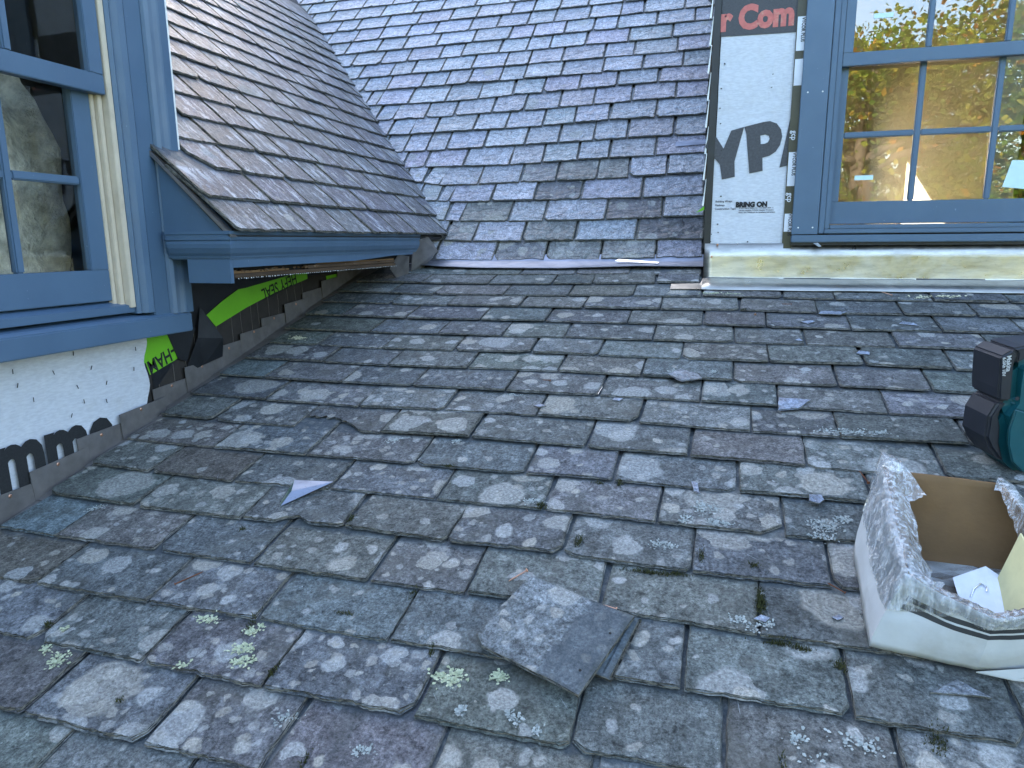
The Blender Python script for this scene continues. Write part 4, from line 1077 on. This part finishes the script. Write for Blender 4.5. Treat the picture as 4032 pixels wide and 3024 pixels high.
for x, s, rx, rs, n in ((0.311, 1.759, .045, .035, 190), (0.36, 1.80, .025, .02, 70), (-0.014, 1.79, .040, .035, 130), (0.01, 1.715, .035, .018, 120), (-0.08, 1.72, .03, .012, 50), (0.47, 2.30, .10, .018, 200), (0.56, 2.30, .05, .015, 80), (-0.52, 1.74, .05, .016, 80), (-0.13, 1.60, .028, .026, 90), (-0.16, 2.70, .03, .03, 90), (-0.03, 2.72, .022, .015, 50), (0.08, 1.36, .035, .03, 70), (0.15, 1.345, .03, .02, 40), (-0.50, 0.965, .016, .014, 50), (-0.385, 0.985, .014, .02, 50), (-0.33, 0.955, .012, .012, 30), (-1.985, 1.475, .030, .018, 50), (-1.15, 2.03, .02, .03, 50), (-0.90, 2.05, .03, .03, 60), (-0.78, 2.45, .03, .008, 40), (0.31, 1.06, .06, .03, 70), (0.20, 1.03, .04, .03, 50), (-0.66, 0.83, .03, .02, 40), (-0.9, 0.86, .03, .02, 40), (0.28, 1.70, .04, .02, 70)):
    lichen_patch(mw, x, s, rx, rs, n, 0.0065)
for mm, k in ((mg, 'lich_green'), (my, 'lich_yellow'), (mw, 'lich_grey')):
    o = mm.build('lichen', M[k], lower); o['kind'] = 'stuff'
m = MB()
for x, s, rx, rs, n in ((0.130, 1.425, .011, .045, 420), (0.17, 1.302, .035, .007, 220), (0.215, 1.295, .02, .007, 120), (-0.357, 1.575, .012, .020, 150), (-0.504, 1.721, .014, .016, 150), (-0.147, 1.492, .05, .006, 260), (-0.075, 1.50, .03, .006, 120), (-0.98, .978, .008, .018, 90), (-1.68, .992, .012, .010, 60), (-1.071, 1.56, .008, .025, 100), (-1.40, 1.46, .01, .01, 40), (0.449, 1.10, .02, .03, 160), (0.289, 1.258, .018, .018, 110), (-0.02, 1.57, .008, .03, 90), (-0.63, 1.115, .006, .018, 50), (-0.285, 1.885, .012, .012, 80), (-1.13, 1.12, .008, .03, 70), (-0.755, 1.30, .01, .02, 60), (-0.9, 1.19, .03, .006, 60), (0.115, 1.555, .01, .012, 70), (-0.78, 0.78, .006, .03, 70), (0.155, 0.99, .006, .02, 40), (-0.35, 1.88, .02, .006, 50), (-0.87, 1.89, .018, .006, 60), (0.11, 3.44, .02, .01, 30), (-1.30, 0.83, .01, .01, 40)):
    for k in range(n):
        px, ps = x + rng.gauss(0, rx * .55), s + rng.gauss(0, rs * .55)
        z = surfA(ps, px) - 0.004 + rng.uniform(0, .006); a = rng.uniform(0, 6.28); L = rng.uniform(.004, .010); w = .0016
        tip = PA(px + math.cos(a) * L * .7, ps + math.sin(a) * L * .7, z + L)
        m.add([PA(px - math.sin(a) * w, ps + math.cos(a) * w, z), PA(px + math.sin(a) * w, ps - math.cos(a) * w, z), tip], [(0, 1, 2)])
o = m.build('moss', M['moss'], lower); o['kind'] = 'stuff'

# ------------------------------------------------------------------ loose slate, chips, nails, offcut
rng = random.Random(41)
def flat_slate(name, cx, cs, ydir, w, L, z, t, colr, lich, label, cat='slate', tilt=0.0, mat='slate_low', rough=0.003):
    out = slate_outline(w, L, rough, 20, {}, rng, 0.8)
    me = slate_mesh(name, out, t, rng, [M[mat], M['edge_low']], 0.006)
    o = bpy.data.objects.new(name, me); link(o)
    yd = V(*ydir).normalized()
    o.matrix_basis = FA @ Matrix(((yd.y, yd.x, 0, cx), (-yd.x, yd.y, 0, cs), (0, 0, 1, z), (0, 0, 0, 1))) @ Matrix.Rotation(tilt, 4, 'Y')
    o.color = (*colr, lich); tag(o, label, cat); return o
ls_ = flat_slate('loose_slate', -0.495, 1.268, (0.287, -0.101), 0.267, 0.302, 0.0525, 0.010, (0.150, 0.162, 0.170), 1.2, 'loose square slate with two nail holes lying diagonally on the slope')
flat_slate('slate_fragment', -0.405, 1.255, (0.30, -0.07), 0.20, 0.235, 0.0445, 0.0075, (0.12, 0.15, 0.17), 0.1, 'broken slate piece sticking out under the loose square slate', mat='slate_low')
for x, y in ((-0.055, 0.278), (0.075, 0.272)):
    mm = MB(); mm.tube([(x, y, 0.0100), (x, y, 0.0107)], 0.0036, 8)
    o = mesh_obj('nail_hole', mm.v, mm.f, M['hollow_shade'], None); o.parent = ls_  # dark disc painted for the shade inside each hole
def chip(poly, z, t, colr, label, tiltx=0.0):
    cx = sum(p[0] for p in poly) / len(poly); cs = sum(p[1] for p in poly) / len(poly)
    out = []
    n = len(poly)
    for i in range(n):
        a, b = V(*poly[i]), V(*poly[(i + 1) % n])
        for k in range(4):
            p = a + (b - a) * k / 4
            if k: p += V(rng.uniform(-1, 1), rng.uniform(-1, 1)) * (b - a).length * 0.025
            out.append(p - V(cx, cs))
    me = slate_mesh('slate_chip', out, t, rng, [M['slate_main'], M['edge_main']], 0.003)
    me.attributes['edge'].data.foreach_set('value', [0.0] * len(me.vertices))
    o = bpy.data.objects.new('slate_chip', me); link(o)
    zc = max(surfA(q[1], q[0]) for q in list(poly) + [(cx, cs)])
    o.matrix_basis = FA @ Matrix.Translation((cx, cs, zc + z * 0.3)) @ Matrix.Rotation(tiltx, 4, 'X')
    o.color = (*colr, 0.0); tag(o, label, 'slate chip', 'slate chips lying on the lower roof'); return o
BLU = (0.21, 0.235, 0.30); GRY = (0.17, 0.18, 0.20)
chip([(0.215, 2.42), (0.285, 2.44), (0.335, 2.515), (0.222, 2.52)], .002, .005, BLU, 'large bluish four-sided slate chip in the right middle of the slope')
chip([(-0.20, 2.66), (-0.14, 2.605), (-0.06, 2.635), (-0.075, 2.67), (-0.15, 2.715)], .004, .005, GRY, 'wide grey slate flake left of the large bluish chip', 0.02)
chip([(0.275, 1.862), (0.30, 1.852), (0.318, 1.872), (0.312, 1.90), (0.278, 1.895)], .001, .004, BLU, 'small bluish chip above the grey lichen beside the cardboard box')
chip([(0.46, 1.215), (0.575, 1.225), (0.52, 1.262)], .004, .004, GRY, 'flat triangular slate chip below the cardboard box')
chip([(0.110, 1.357), (0.138, 1.350), (0.150, 1.368), (0.128, 1.375)], .004, .003, BLU, 'thin pale sliver of slate at the foot of the moss clump')
chip([(0.288, 1.40), (0.302, 1.392), (0.316, 1.405), (0.306, 1.415)], .001, .003, BLU, 'tiny bluish chip on the dark slate left of the cardboard box')
chip([(-0.392, 2.44), (-0.365, 2.432), (-0.350, 2.455), (-0.385, 2.462)], .001, .004, BLU, 'small square pale chip below the wide grey flake')
chip([(-0.685, 2.345), (-0.66, 2.335), (-0.635, 2.35), (-0.66, 2.362)], .003, .004, BLU, 'small rounded chip caught in a joint at mid slope')
chip([(0.44, 3.395), (0.535, 3.392), (0.57, 3.43), (0.52, 3.435), (0.455, 3.432)], .002, .004, BLU, 'long bluish chip in a gap below the lead apron')
chip([(0.355, 3.295), (0.385, 3.27), (0.42, 3.305), (0.40, 3.318)], .001, .004, BLU, 'pointed bluish chip below the long chip near the apron')
chip([(0.765, 3.30), (0.845, 3.285), (0.83, 3.32), (0.785, 3.335)], .001, .003, BLU, 'flat bluish chip farthest right below the lead apron')
chip([(0.315, 3.075), (0.35, 3.07), (0.335, 3.10)], .002, .004, BLU, 'small chip in an upright joint three courses below the apron')
chip([(0.545, 2.955), (0.595, 2.945), (0.60, 2.975), (0.56, 2.985)], .003, .004, BLU, 'chip wedged in the gap above the teal power tool')
chip([(-0.055, 1.868), (-0.035, 1.858), (-0.045, 1.915), (-0.065, 1.92)], .003, .003, BLU, 'narrow upright sliver at the slate corner left of the box')
def nail(a, b, mat, label, head=0.0045, rad=0.0016, cat='nail', grp='nails dropped on the slates'):
    m = MB(); a = Vector(a); b = Vector(b); d = (b - a).normalized()
    m.tube([a, a + (b - a) * 0.88, b], [rad, rad, rad * 0.25], 7)
    m.tube([a - d * 0.0016, a], [head, head * .95], 10)
    o = m.build('roofing_nail', M[mat]); c = (a + b) / 2
    o.data.transform(Matrix.Translation(-c)); o.location = c
    tag(o, label, cat, grp); return o
nail(PA(-0.472, 1.425, surfA(1.425, -0.472) + .006), PA(-0.509, 1.377, surfA(1.377, -0.509) + .002), 'copper', 'bright copper nail above the loose square slate', 0.0052, 0.0019)
nail(PA(-0.214, 1.322, surfA(1.322, -0.214) + .010), PA(-0.262, 1.330, surfA(1.33, -0.262) + .008), 'copper', 'copper nail poking out behind the right corner of the loose slate', 0.0052, 0.0019)
nail(PA(0.801, 3.675, surfA(3.675, 0.801) + .006), PA(0.755, 3.70, surfA(3.70, 0.755) + .016), 'copper', 'copper nail leaning on the lower edge of the lead apron')
nail(PA(0.158, 3.392, surfA(3.40, 0.158) + .003), PA(0.160, 3.42, surfA(3.42, 0.160) + .003), 'copper', 'copper nail head on a pale slate below the apron tail', 0.006)
nail(PA(-0.672, 2.575, surfA(2.575, -0.672) + .005), PA(-0.705, 2.582, surfA(2.58, -0.705) + .002), 'rust', 'rusty nail with a sliver on a pale slate at mid slope')
nail(PA(-0.446, 2.53, surfA(2.53, -0.446) + .006), PA(-0.452, 2.465, surfA(2.47, -0.452) + .003), 'tin', 'pale steel nail lying in a joint at mid slope', 0.003)
nail(PA(0.330, 1.40 - .20 + .30, surfA(1.50, 0.330) + .004), PA(0.29, 1.515, surfA(1.515, 0.29) + .004), 'rust', 'bent rusty nail in the joint left of the cardboard box', 0.004)
nail(PA(-1.437, 1.195, surfA(1.195, -1.437) + .003), PA(-1.395, 1.262, surfA(1.262, -1.395) + .001), 'rust', 'rusty nail lying along a slate joint at lower left', 0.004)
nail(PA(0.455, 2.00, surfA(2.0, 0.455) + .004), PA(0.437, 2.06, surfA(2.06, 0.437) + .001), 'rust', 'rusty nail just above the top corner of the plastic wrap', 0.005)
nail(PA(0.33, 3.535, surfA(3.535, 0.33) + .005), PA(0.285, 3.54, surfA(3.54, 0.285) + .003), 'rust', 'dark old nail lying on the second slate course below the apron')
# bent triangular metal offcut
m = MB()
a, b, c = PA(-1.336, 1.578, surfA(1.578, -1.336) + .002), PA(-1.225, 1.728, surfA(1.728, -1.225) + .008), PA(-1.352, 1.695, surfA(1.695, -1.352) + .022)
k = PA(-1.33, 1.64, surfA(1.64, -1.33) + .022)
m.prism([a, b, c, k], nA * 0.0012, 1)  # main face takes a darker metal as its dark reflection; fold stays bright
m.prism([a, k, c, PA(-1.372, 1.68, surfA(1.68, -1.372) + .004), PA(-1.352, 1.60, surfA(1.6, -1.352) + .001)], V(0.0012, -0.0012, 0))
o = m.build('metal_offcut', [M['tin'], M['lead_blue']]); o.data.transform(Matrix.Translation(-a)); o.location = a
tag(o, 'shiny triangular sheet-metal offcut lying on the left of the slope', 'metal scrap')
m = MB(); m.prism([PA(-0.64, 4.20, .047), PA(-0.38, 4.165, .044), PA(-0.37, 4.185, .046), PA(-0.62, 4.225, .052)], nA * 0.0015)
o = m.build('metal_sliver', M['tin']); a = PA(-0.5, 4.19, .046); o.data.transform(Matrix.Translation(-a)); o.location = a
tag(o, 'bright sliver of sheet metal on the lead strip under the steep roof', 'metal scrap')
# pieces of copper sheet lapped into the right edge of the main roof
m = MB(); m.prism([PB(-0.36, 1.10, .034), PB(-0.14, 1.115, .034), PB(-0.14, 1.165, .034), PB(-0.36, 1.15, .034)], nB * 0.0015); m.build('slip_of_lead', M['lead_blue'], main)

# ------------------------------------------------------------------ cardboard box with plastic film
M['card'] = simple('white_carton', (0.50, 0.51, 0.51), 0.6, 0.3, var=0.10, vscale=9, tint=((0.36, 0.34, 0.29), 0.55), bscale=30, bstr=0.35, bdist=0.003)
M['brown'] = simple('brown_cardboard', (0.16, 0.095, 0.045), 0.8, 0.2, var=0.12, vscale=7, tint=((0.20, 0.115, 0.05), 0.5), bscale=12, bstr=0.5, bdist=0.006)
M['stripe'] = simple('black_print', (0.03, 0.032, 0.036), 0.6, var=0.2)
def film_material():
    t = NT('stretch_film')
    P0 = t.coord('Object', False)
    h = sumn(t, t.noise(t.scale(P0, 60, 60, 16), 1.0, 5, 0.6, 0.8), t.math('MULTIPLY', t.noise(P0, 70, 4, 0.6), 0.4))
    bp = t.n('ShaderNodeBump', ins={'Strength': 1.0, 'Distance': 0.010, 'Height': h})
    gl = t.n('ShaderNodeBsdfGlossy', ins={'Color': (1, 1, 1, 1), 'Roughness': 0.05}); t.l(bp.outputs[0], gl.inputs['Normal'])
    df = t.n('ShaderNodeBsdfDiffuse', ins={'Color': (0.85, 0.87, 0.9, 1)}); t.l(bp.outputs[0], df.inputs['Normal'])
    tr = t.n('ShaderNodeBsdfTransparent', ins={'Color': (0.95, 0.96, 0.97, 1)})
    m1 = t.n('ShaderNodeMixShader'); t.l(t.lin(t.noise(t.scale(P0, 75, 75, 14), 1.0, 5, 0.7, 0.6), 0.42, 0.66, 0.04, 0.62), m1.inputs[0]); t.l(tr.outputs[0], m1.inputs[1]); t.l(df.outputs[0], m1.inputs[2])  # white streaks mixed into the film as painted highlights
    fr = t.n('ShaderNodeFresnel', ins={'IOR': 1.5}); t.l(bp.outputs[0], fr.inputs['Normal'])
    m2 = t.n('ShaderNodeMixShader'); t.l(t.lin(fr.outputs[0], 0, 1, 0.04, 1.0), m2.inputs[0]); t.l(m1.outputs[0], m2.inputs[1]); t.l(gl.outputs[0], m2.inputs[2])
    t.l(m2.outputs[0], t.out.inputs[0]); return t.m
M['film'] = film_material()
BOXB = [(0.366, 1.655), (0.356, 1.316), (0.560, 1.290), (0.740, 1.315), (0.775, 1.64)]
BOXT = [(0.438, 1.802), (0.424, 1.385), (0.574, 1.296), (0.770, 1.350), (0.712, 1.772)]
HB0, HT0 = 0.047, 0.215
box = empty('cardboard_box', tuple(PA(0.56, 1.47, 0.03)))
tag(box, 'open white cardboard box wrapped in torn clear plastic, black stripes round it', 'box')
SEG = 9; NC = 5 * SEG
def ringpt(poly, q, r=0.0):
    i = int(q // SEG) % 5; u = (q % SEG) / SEG
    a, b = V(*poly[i]), V(*poly[(i + 1) % 5])
    return a + (b - a) * u
def box_pt(q, v, inset=0.0):
    """q along the perimeter, v 0 bottom .. 1 rim"""
    p = ringpt(BOXB, q).lerp(ringpt(BOXT, q), v)
    cen = V(0.56, 1.475).lerp(V(0.585, 1.53), v)
    d = (cen - p); L = d.length
    bulge = 0.012 * math.sin(math.pi * v) * (0.6 + 0.8 * mnoise.noise(V(q * 0.25, 3, v * 2)))
    p = p - d / L * bulge + d / L * inset
    h = HB0 + (HT0 - HB0) * v
    u = (q % (5 * SEG)) / SEG
    h += v * (0.010 * math.exp(-((u - 0.05) / .4) ** 2) + 0.006 * mnoise.noise(V(q * 0.22, v, 1))) - (0.028 * v * math.exp(-((u - 1.8) / .7) ** 2))
    w = 0.0035 * mnoise.noise(V(p.x * 22, p.y * 22, v * 5))
    return PA(p.x + w, p.y + w, h)
VR = [0, .10, .2, .3, .4, .5, .56, .61, .685, .715, .785, .84, .92, 1.0]
vs, fs, mi = [], [], []
for v in VR:
    for q in range(NC): vs.append(box_pt(q, v))
nv = len(VR)
for v in reversed(VR):
    for q in range(NC): vs.append(box_pt(q, v, 0.0065))
tot = 2 * nv
for a in range(tot - 1):
    for q in range(NC):
        fs.append((a * NC + q, a * NC + (q + 1) % NC, (a + 1) * NC + (q + 1) % NC, (a + 1) * NC + q))
        if a < nv - 1:
            mi.append(1 if a in (7, 9) and SEG + 1 <= q < 4 * SEG else 0)
        else: mi.append(2)
fs.append(tuple((tot - 1) * NC + q for q in range(NC))); mi.append(2)
fs.append(tuple(q for q in range(NC))[::-1]); mi.append(0)
bx_ = mesh_obj('carton', vs, fs, [M['card'], M['stripe'], M['brown']], box, mi, smooth=True)
bm = bmesh.new(); bm.from_mesh(bx_.data); bmesh.ops.recalc_face_normals(bm, faces=bm.faces); bm.verts.ensure_lookup_table()
for e in bm.edges:
    a_, b_ = e.verts[0].index, e.verts[1].index
    if a_ % NC == b_ % NC and (a_ % NC) % SEG == 0: e.smooth = False
bm.to_mesh(bx_.data); bm.free()
# crushed flap at the bottom right of the front
m = MB(); 
fl = [PA(0.56, 1.284, 0.046), PA(0.63, 1.276, 0.046), (PA(0.70, 1.282, 0.046)), PA(0.76, 1.305, 0.046), PA(0.755, 1.315, 0.085), PA(0.70, 1.297, 0.080), PA(0.63, 1.287, 0.066)]
m.prism(fl, nA * 0.003); m.build('torn_flap', M['card'], box)
# film over the left, front and right rims
vs, fs = [], []
QN, VN = 170, 34
q0, q1 = -1.6, 4.05 * SEG
for a in range(QN + 1):
    q = q0 + (q1 - q0) * a / QN
    u = q / SEG
    qq = q % NC
    outl = 0.55 - 0.37 * min(1, max(0, (u - 0.8) / 0.8)) + 0.06 * mnoise.noise(V(q * .5, 7, 3))      # how far down outside
    inl = (0.05 + 0.95 * min(1, (a + 3) / 22, (QN - a + 3) / 22)) * 0.30 + 0.28 * math.exp(-((u - 0.55) / 0.22) ** 2) + 0.1 * mnoise.noise(V(q * .35, 2, 1))
    for b in range(VN + 1):
        v = -1 + 2 * b / VN
        if v >= 0:
            vv = 1 - v * outl; ins = -0.006 - 0.008 * (1 - v); 
            up = 0.010 * (1 - v) ** 2
        else:
            vv = 1 + v * inl; ins = 0.012 + 0.10 * (-v) ** 0.8 * (1.0 if u < 1.3 else 0.25)
            up = 0.010 * (1 + v) ** 2
        p = box_pt(qq, max(0.02, vv), ins)
        w = mnoise.noise(V(q * 0.9, v * 1.6, 11)) * 0.6 + mnoise.noise(V(q * 2.6 + v * 2, v * 1.2, 4)) * 0.5 + abs(mnoise.noise(V(q * 1.7 - v * 3, v * 3.0, 8))) * 0.7
        d = (p - PA(0.585, 1.53, HT0 * max(0.3, vv))).normalized()
        peak = 0.035 * math.exp(-((u + 0.02) / 0.16) ** 2) * max(0, 1 - abs(v) * 1.3)
        vs.append(p + d * (0.0065 * w if v > 0 else 0.012 * w) + nA * (up + peak + 0.004 * w))
for a in range(QN):
    for b in range(VN):
        i = a * (VN + 1) + b; fs.append((i, i + 1, i + VN + 2, i + VN + 1))
mesh_obj('plastic_film', vs, fs, M['film'], box, smooth=True)
# papers and hook in the box
M['yellow'] = simple('pale_yellow_foam', (0.62, 0.58, 0.32), 0.7)
M['paper'] = simple('white_paper', (0.72, 0.74, 0.78), 0.7)
m = MB(); m.prism([PA(0.655, 1.40, 0.07), PA(0.665, 1.56, 0.06), PA(0.705, 1.60, 0.19), PA(0.700, 1.42, 0.20)], V(0.003, 0, 0.001)); o = m.build('foam_sheet', M['yellow']); c = PA(.67, 1.5, .1); o.data.transform(Matrix.Translation(-c)); o.location = c
tag(o, 'pale yellow sheet standing inside the cardboard box', 'sheet')
m = MB(); m.prism([PA(0.575, 1.44, 0.056), PA(0.660, 1.42, 0.060), PA(0.690, 1.56, 0.075), PA(0.655, 1.60, 0.080), PA(0.58, 1.57, 0.058)], V(-0.001, 0, 0.002)); o = m.build('paper_sheet', M['paper']); c = PA(.62, 1.5, .06); o.data.transform(Matrix.Translation(-c)); o.location = c
tag(o, 'white paper lying in the cardboard box beside the yellow sheet', 'paper')
m = MB(); m.tube([PA(0.60, 1.50, 0.064), PA(0.612, 1.525, 0.070), PA(0.630, 1.542, 0.074), PA(0.640, 1.532, 0.074), PA(0.636, 1.518, 0.072)], 0.0022, 7); o = m.build('wire_hook', M['tin']); c = PA(.62, 1.455, .09); o.data.transform(Matrix.Translation(-c)); o.location = c
tag(o, 'bent wire hook lying on the paper in the cardboard box', 'hook')

# ------------------------------------------------------------------ teal cordless tool at the right edge
M['teal'] = simple('teal_plastic', (0.004, 0.070, 0.088), 0.42, 0.5, var=0.15, vscale=14, tint=((0.03, 0.09, 0.10), 0.35), bscale=180, bstr=0.12, bdist=0.001)
M['blackp'] = simple('black_plastic', (0.014, 0.016, 0.024), 0.5, 0.5, var=0.2, bscale=250, bstr=0.2)
foot = PA(0.985, 2.10, 0.030)
tool = empty('cordless_tool', tuple(foot))
tag(tool, 'teal and black cordless power tool standing on the slates', 'power tool')
TO = PA(0.862, 2.135, 0.034)                 # image-left lower corner of its body
tx = V(0.93, 0.30, -0.02).normalized(); tz = V(-0.01, -0.10, 1.0); tz = (tz - tx * tz.dot(tx)).normalized(); ty = tz.cross(tx)
def tpoly(name, pts, d0, d1, mat, bev, parent=None, seg=3):
    m = MB(); m.prism([T3(x, z, d0) for x, z in pts], ty * (d1 - d0)); return m.build(name, mat, parent or tool, bev, seg=seg)
TS = 0.000548
def T3(x, z, d): return TO + tx * ((x - 398) * TS) + tz * ((823 - z) * TS) + ty * d
body = tpoly('body', [(272, 212), (330, 172), (470, 140), (620, 118), (800, 150), (860, 330), (830, 620), (700, 800), (560, 850), (420, 825), (345, 765), (295, 655), (280, 560), (252, 490), (292, 412), (282, 330)], -0.03, 0.12, M['teal'], 0.022, seg=4)
for x, z in ((325, 207), (312, 390)):
    mm = MB(); c = T3(x, z, -0.031); mm.tube([c, c - ty * 0.001], [0.0065, 0.0062], 12); mm.build('screw_hole', M['blackp'], body)
bulge = tpoly('side_rib', [(300, 440), (420, 470), (476, 560), (520, 720), (470, 800), (420, 810), (350, 750), (305, 650), (290, 560)], -0.042, -0.031, M['teal'], 0.008)
tpoly('rubber_pad', [(232, 415), (288, 413), (251, 490), (279, 560), (293, 655), (343, 768), (300, 745), (240, 680), (205, 620), (198, 500)], -0.020, 0.10, M['blackp'], 0.010)
bat = tpoly('battery', [(182, 165), (240, 124), (268, 150), (262, 215), (288, 408), (222, 404), (206, 340)], -0.028, 0.10, M['blackp'], 0.006)
top_ = tpoly('battery_clip', [(241, 122), (300, 106), (470, 84), (480, 138), (330, 168), (272, 205), (268, 150)], -0.026, 0.09, M['blackp'], 0.006)
def pl(name, pts, d, mat, par):
    m = MB(); m.prism([T3(x, z, d) for x, z in pts], ty * -0.0012); return m.build(name, mat, par)
pl('charge_window', [(303, 112), (375, 99), (408, 133), (330, 147)], -0.0262, simple('charge_window', (0.66, 0.64, 0.50), 0.4), top_)
def toolm(x, z, rot, d): return frame(T3(x, z, d), tx, tz, -ty) @ Matrix.Rotation(R(rot), 4, 'Z')
M['ink_pale'] = simple('pale_print', (0.50, 0.52, 0.55), 0.5)
text_obj('Makita', 0.019, M['ink_pale'], bat, toolm(209, 158, -80, -0.0290), 0.0005, 0.95)
text_obj('6.0Ah 18V', 0.014, M['ink_pale'], bat, toolm(189, 168, -80, -0.0290), 0.0003, 0.95)
mm = MB(); mm.tube([T3(600, 130, 0.01), T3(680, 40, 0.01), T3(820, 20, 0.01), T3(900, 120, 0.01), T3(860, 300, 0.01)], 0.018, 10); mm.build('handle', M['teal'], tool, smooth=True)

# ------------------------------------------------------------------ trees behind the camera (seen mirrored in the windows)
def leaf_material():
    t = NT('autumn_leaves')
    g = t.n('ShaderNodeNewGeometry')
    r = t.n('ShaderNodeValToRGB'); e = r.color_ramp.elements
    e[0].color = (0.055, 0.11, 0.016, 1); e[1].color = (0.22, 0.21, 0.03, 1); e[1].position = 0.9
    x = e.new(0.5); x.color = (0.10, 0.155, 0.02, 1)
    x = e.new(0.97); x.color = (0.30, 0.12, 0.015, 1)
    t.l(g.outputs['Random Per Island'], r.inputs[0])
    d = t.n('ShaderNodeBsdfDiffuse'); tl = t.n('ShaderNodeBsdfTranslucent'); mx = t.n('ShaderNodeMixShader', ins={0: 0.35})
    t.l(r.outputs[0], d.inputs[0]); t.l(r.outputs[0], tl.inputs[0]); t.l(d.outputs[0], mx.inputs[1]); t.l(tl.outputs[0], mx.inputs[2]); t.l(mx.outputs[0], t.out.inputs[0])
    return t.m
M['leaf'] = leaf_material()
M['bark'] = simple('bark', (0.10, 0.08, 0.06), 0.9, 0.2, var=0.3, vscale=4, bscale=10, bstr=0.8, bdist=0.03)
def tree(name, x, y, h, cr, seed, label, nleaf):
    rg = random.Random(seed); z0 = -6.6
    root = empty(name, (x, y, z0)); tag(root, label, 'tree', 'trees facing the house, mirrored in the panes')
    m = MB(); lv = MB()
    trunk = [V(x + 0.25 * math.sin(k * .7 + seed), y + 0.2 * math.cos(k + seed), z0 + h * 0.85 * k / 8) for k in range(9)]
    m.tube(trunk, [0.34 * (1 - k / 9.5) + 0.03 for k in range(9)], 9)
    tips = []
    for b in range(26):
        f = rg.uniform(0.28, 0.98); p = trunk[min(8, int(f * 8))]
        a = rg.uniform(0, 6.283); ln = cr * rg.uniform(0.6, 1.05) * math.sqrt(max(0.12, 1 - (2 * (f - .5)) ** 2 * .8))
        pts = [p]
        for q in range(1, 6):
            pts.append(p + V(math.cos(a + .12 * q) * ln * q / 5, math.sin(a + .12 * q) * ln * q / 5, ln * (0.42 * q / 5 - .10 * (q / 5) ** 2) + rg.uniform(-.1, .1)))
        m.tube(pts, [0.10 * (1 - q / 6.5) + 0.012 for q in range(6)], 5)
        for q in (2, 3, 4, 5, 5): tips.append((pts[q], 0.40 + 0.35 * rg.random()))
        for q in (3, 4, 5):
            e = pts[q] + V(rg.uniform(-1, 1), rg.uniform(-1, 1), rg.uniform(-.4, .8)) * 0.9
            m.tube([pts[q], (pts[q] + e) / 2 + V(0, 0, .08), e], [0.03, .02, .008], 4); tips.append((e, 0.5))
    for k in range(nleaf):
        c, sp = rg.choice(tips)
        p = c + V(rg.gauss(0, sp), rg.gauss(0, sp), rg.gauss(0, sp * .7))
        s = rg.uniform(0.045, 0.085); a = V(rg.gauss(0, 1), rg.gauss(0, 1), rg.gauss(0, .6)).normalized(); b = a.cross(V(rg.gauss(0, 1), rg.gauss(0, 1), rg.gauss(0, 1))).normalized()
        i = len(lv.v); lv.v += [p - a * s, p - a * s * .1 + b * s * .8, p + a * s * 1.1, p - a * s * .1 - b * s * .8]; lv.f.append((i, i + 1, i + 2, i + 3))
    m.build('trunk', M['bark'], root, smooth=True)
    mesh_obj('crown', lv.v, lv.f, M['leaf'], root)
tree('maple_tree', 3.2, -11.0, 13.0, 3.8, 1, 'tall leafy maple mirrored in the middle of the right window', 30000)
tree('maple_tree', 7.4, -13.5, 14.5, 4.2, 2, 'broad maple mirrored at the right end of the right window', 26000)
tree('maple_tree', -2.5, -13.0, 13.5, 4.0, 3, 'maple left of the others, behind the photographer', 14000)
tree('maple_tree', 12.5, -9.5, 12.5, 3.9, 4, 'shorter maple at the far right behind the photographer', 14000)
tree('maple_tree', 5.5, -20.0, 16.0, 4.6, 5, 'tallest maple, standing farthest behind the others', 26000)
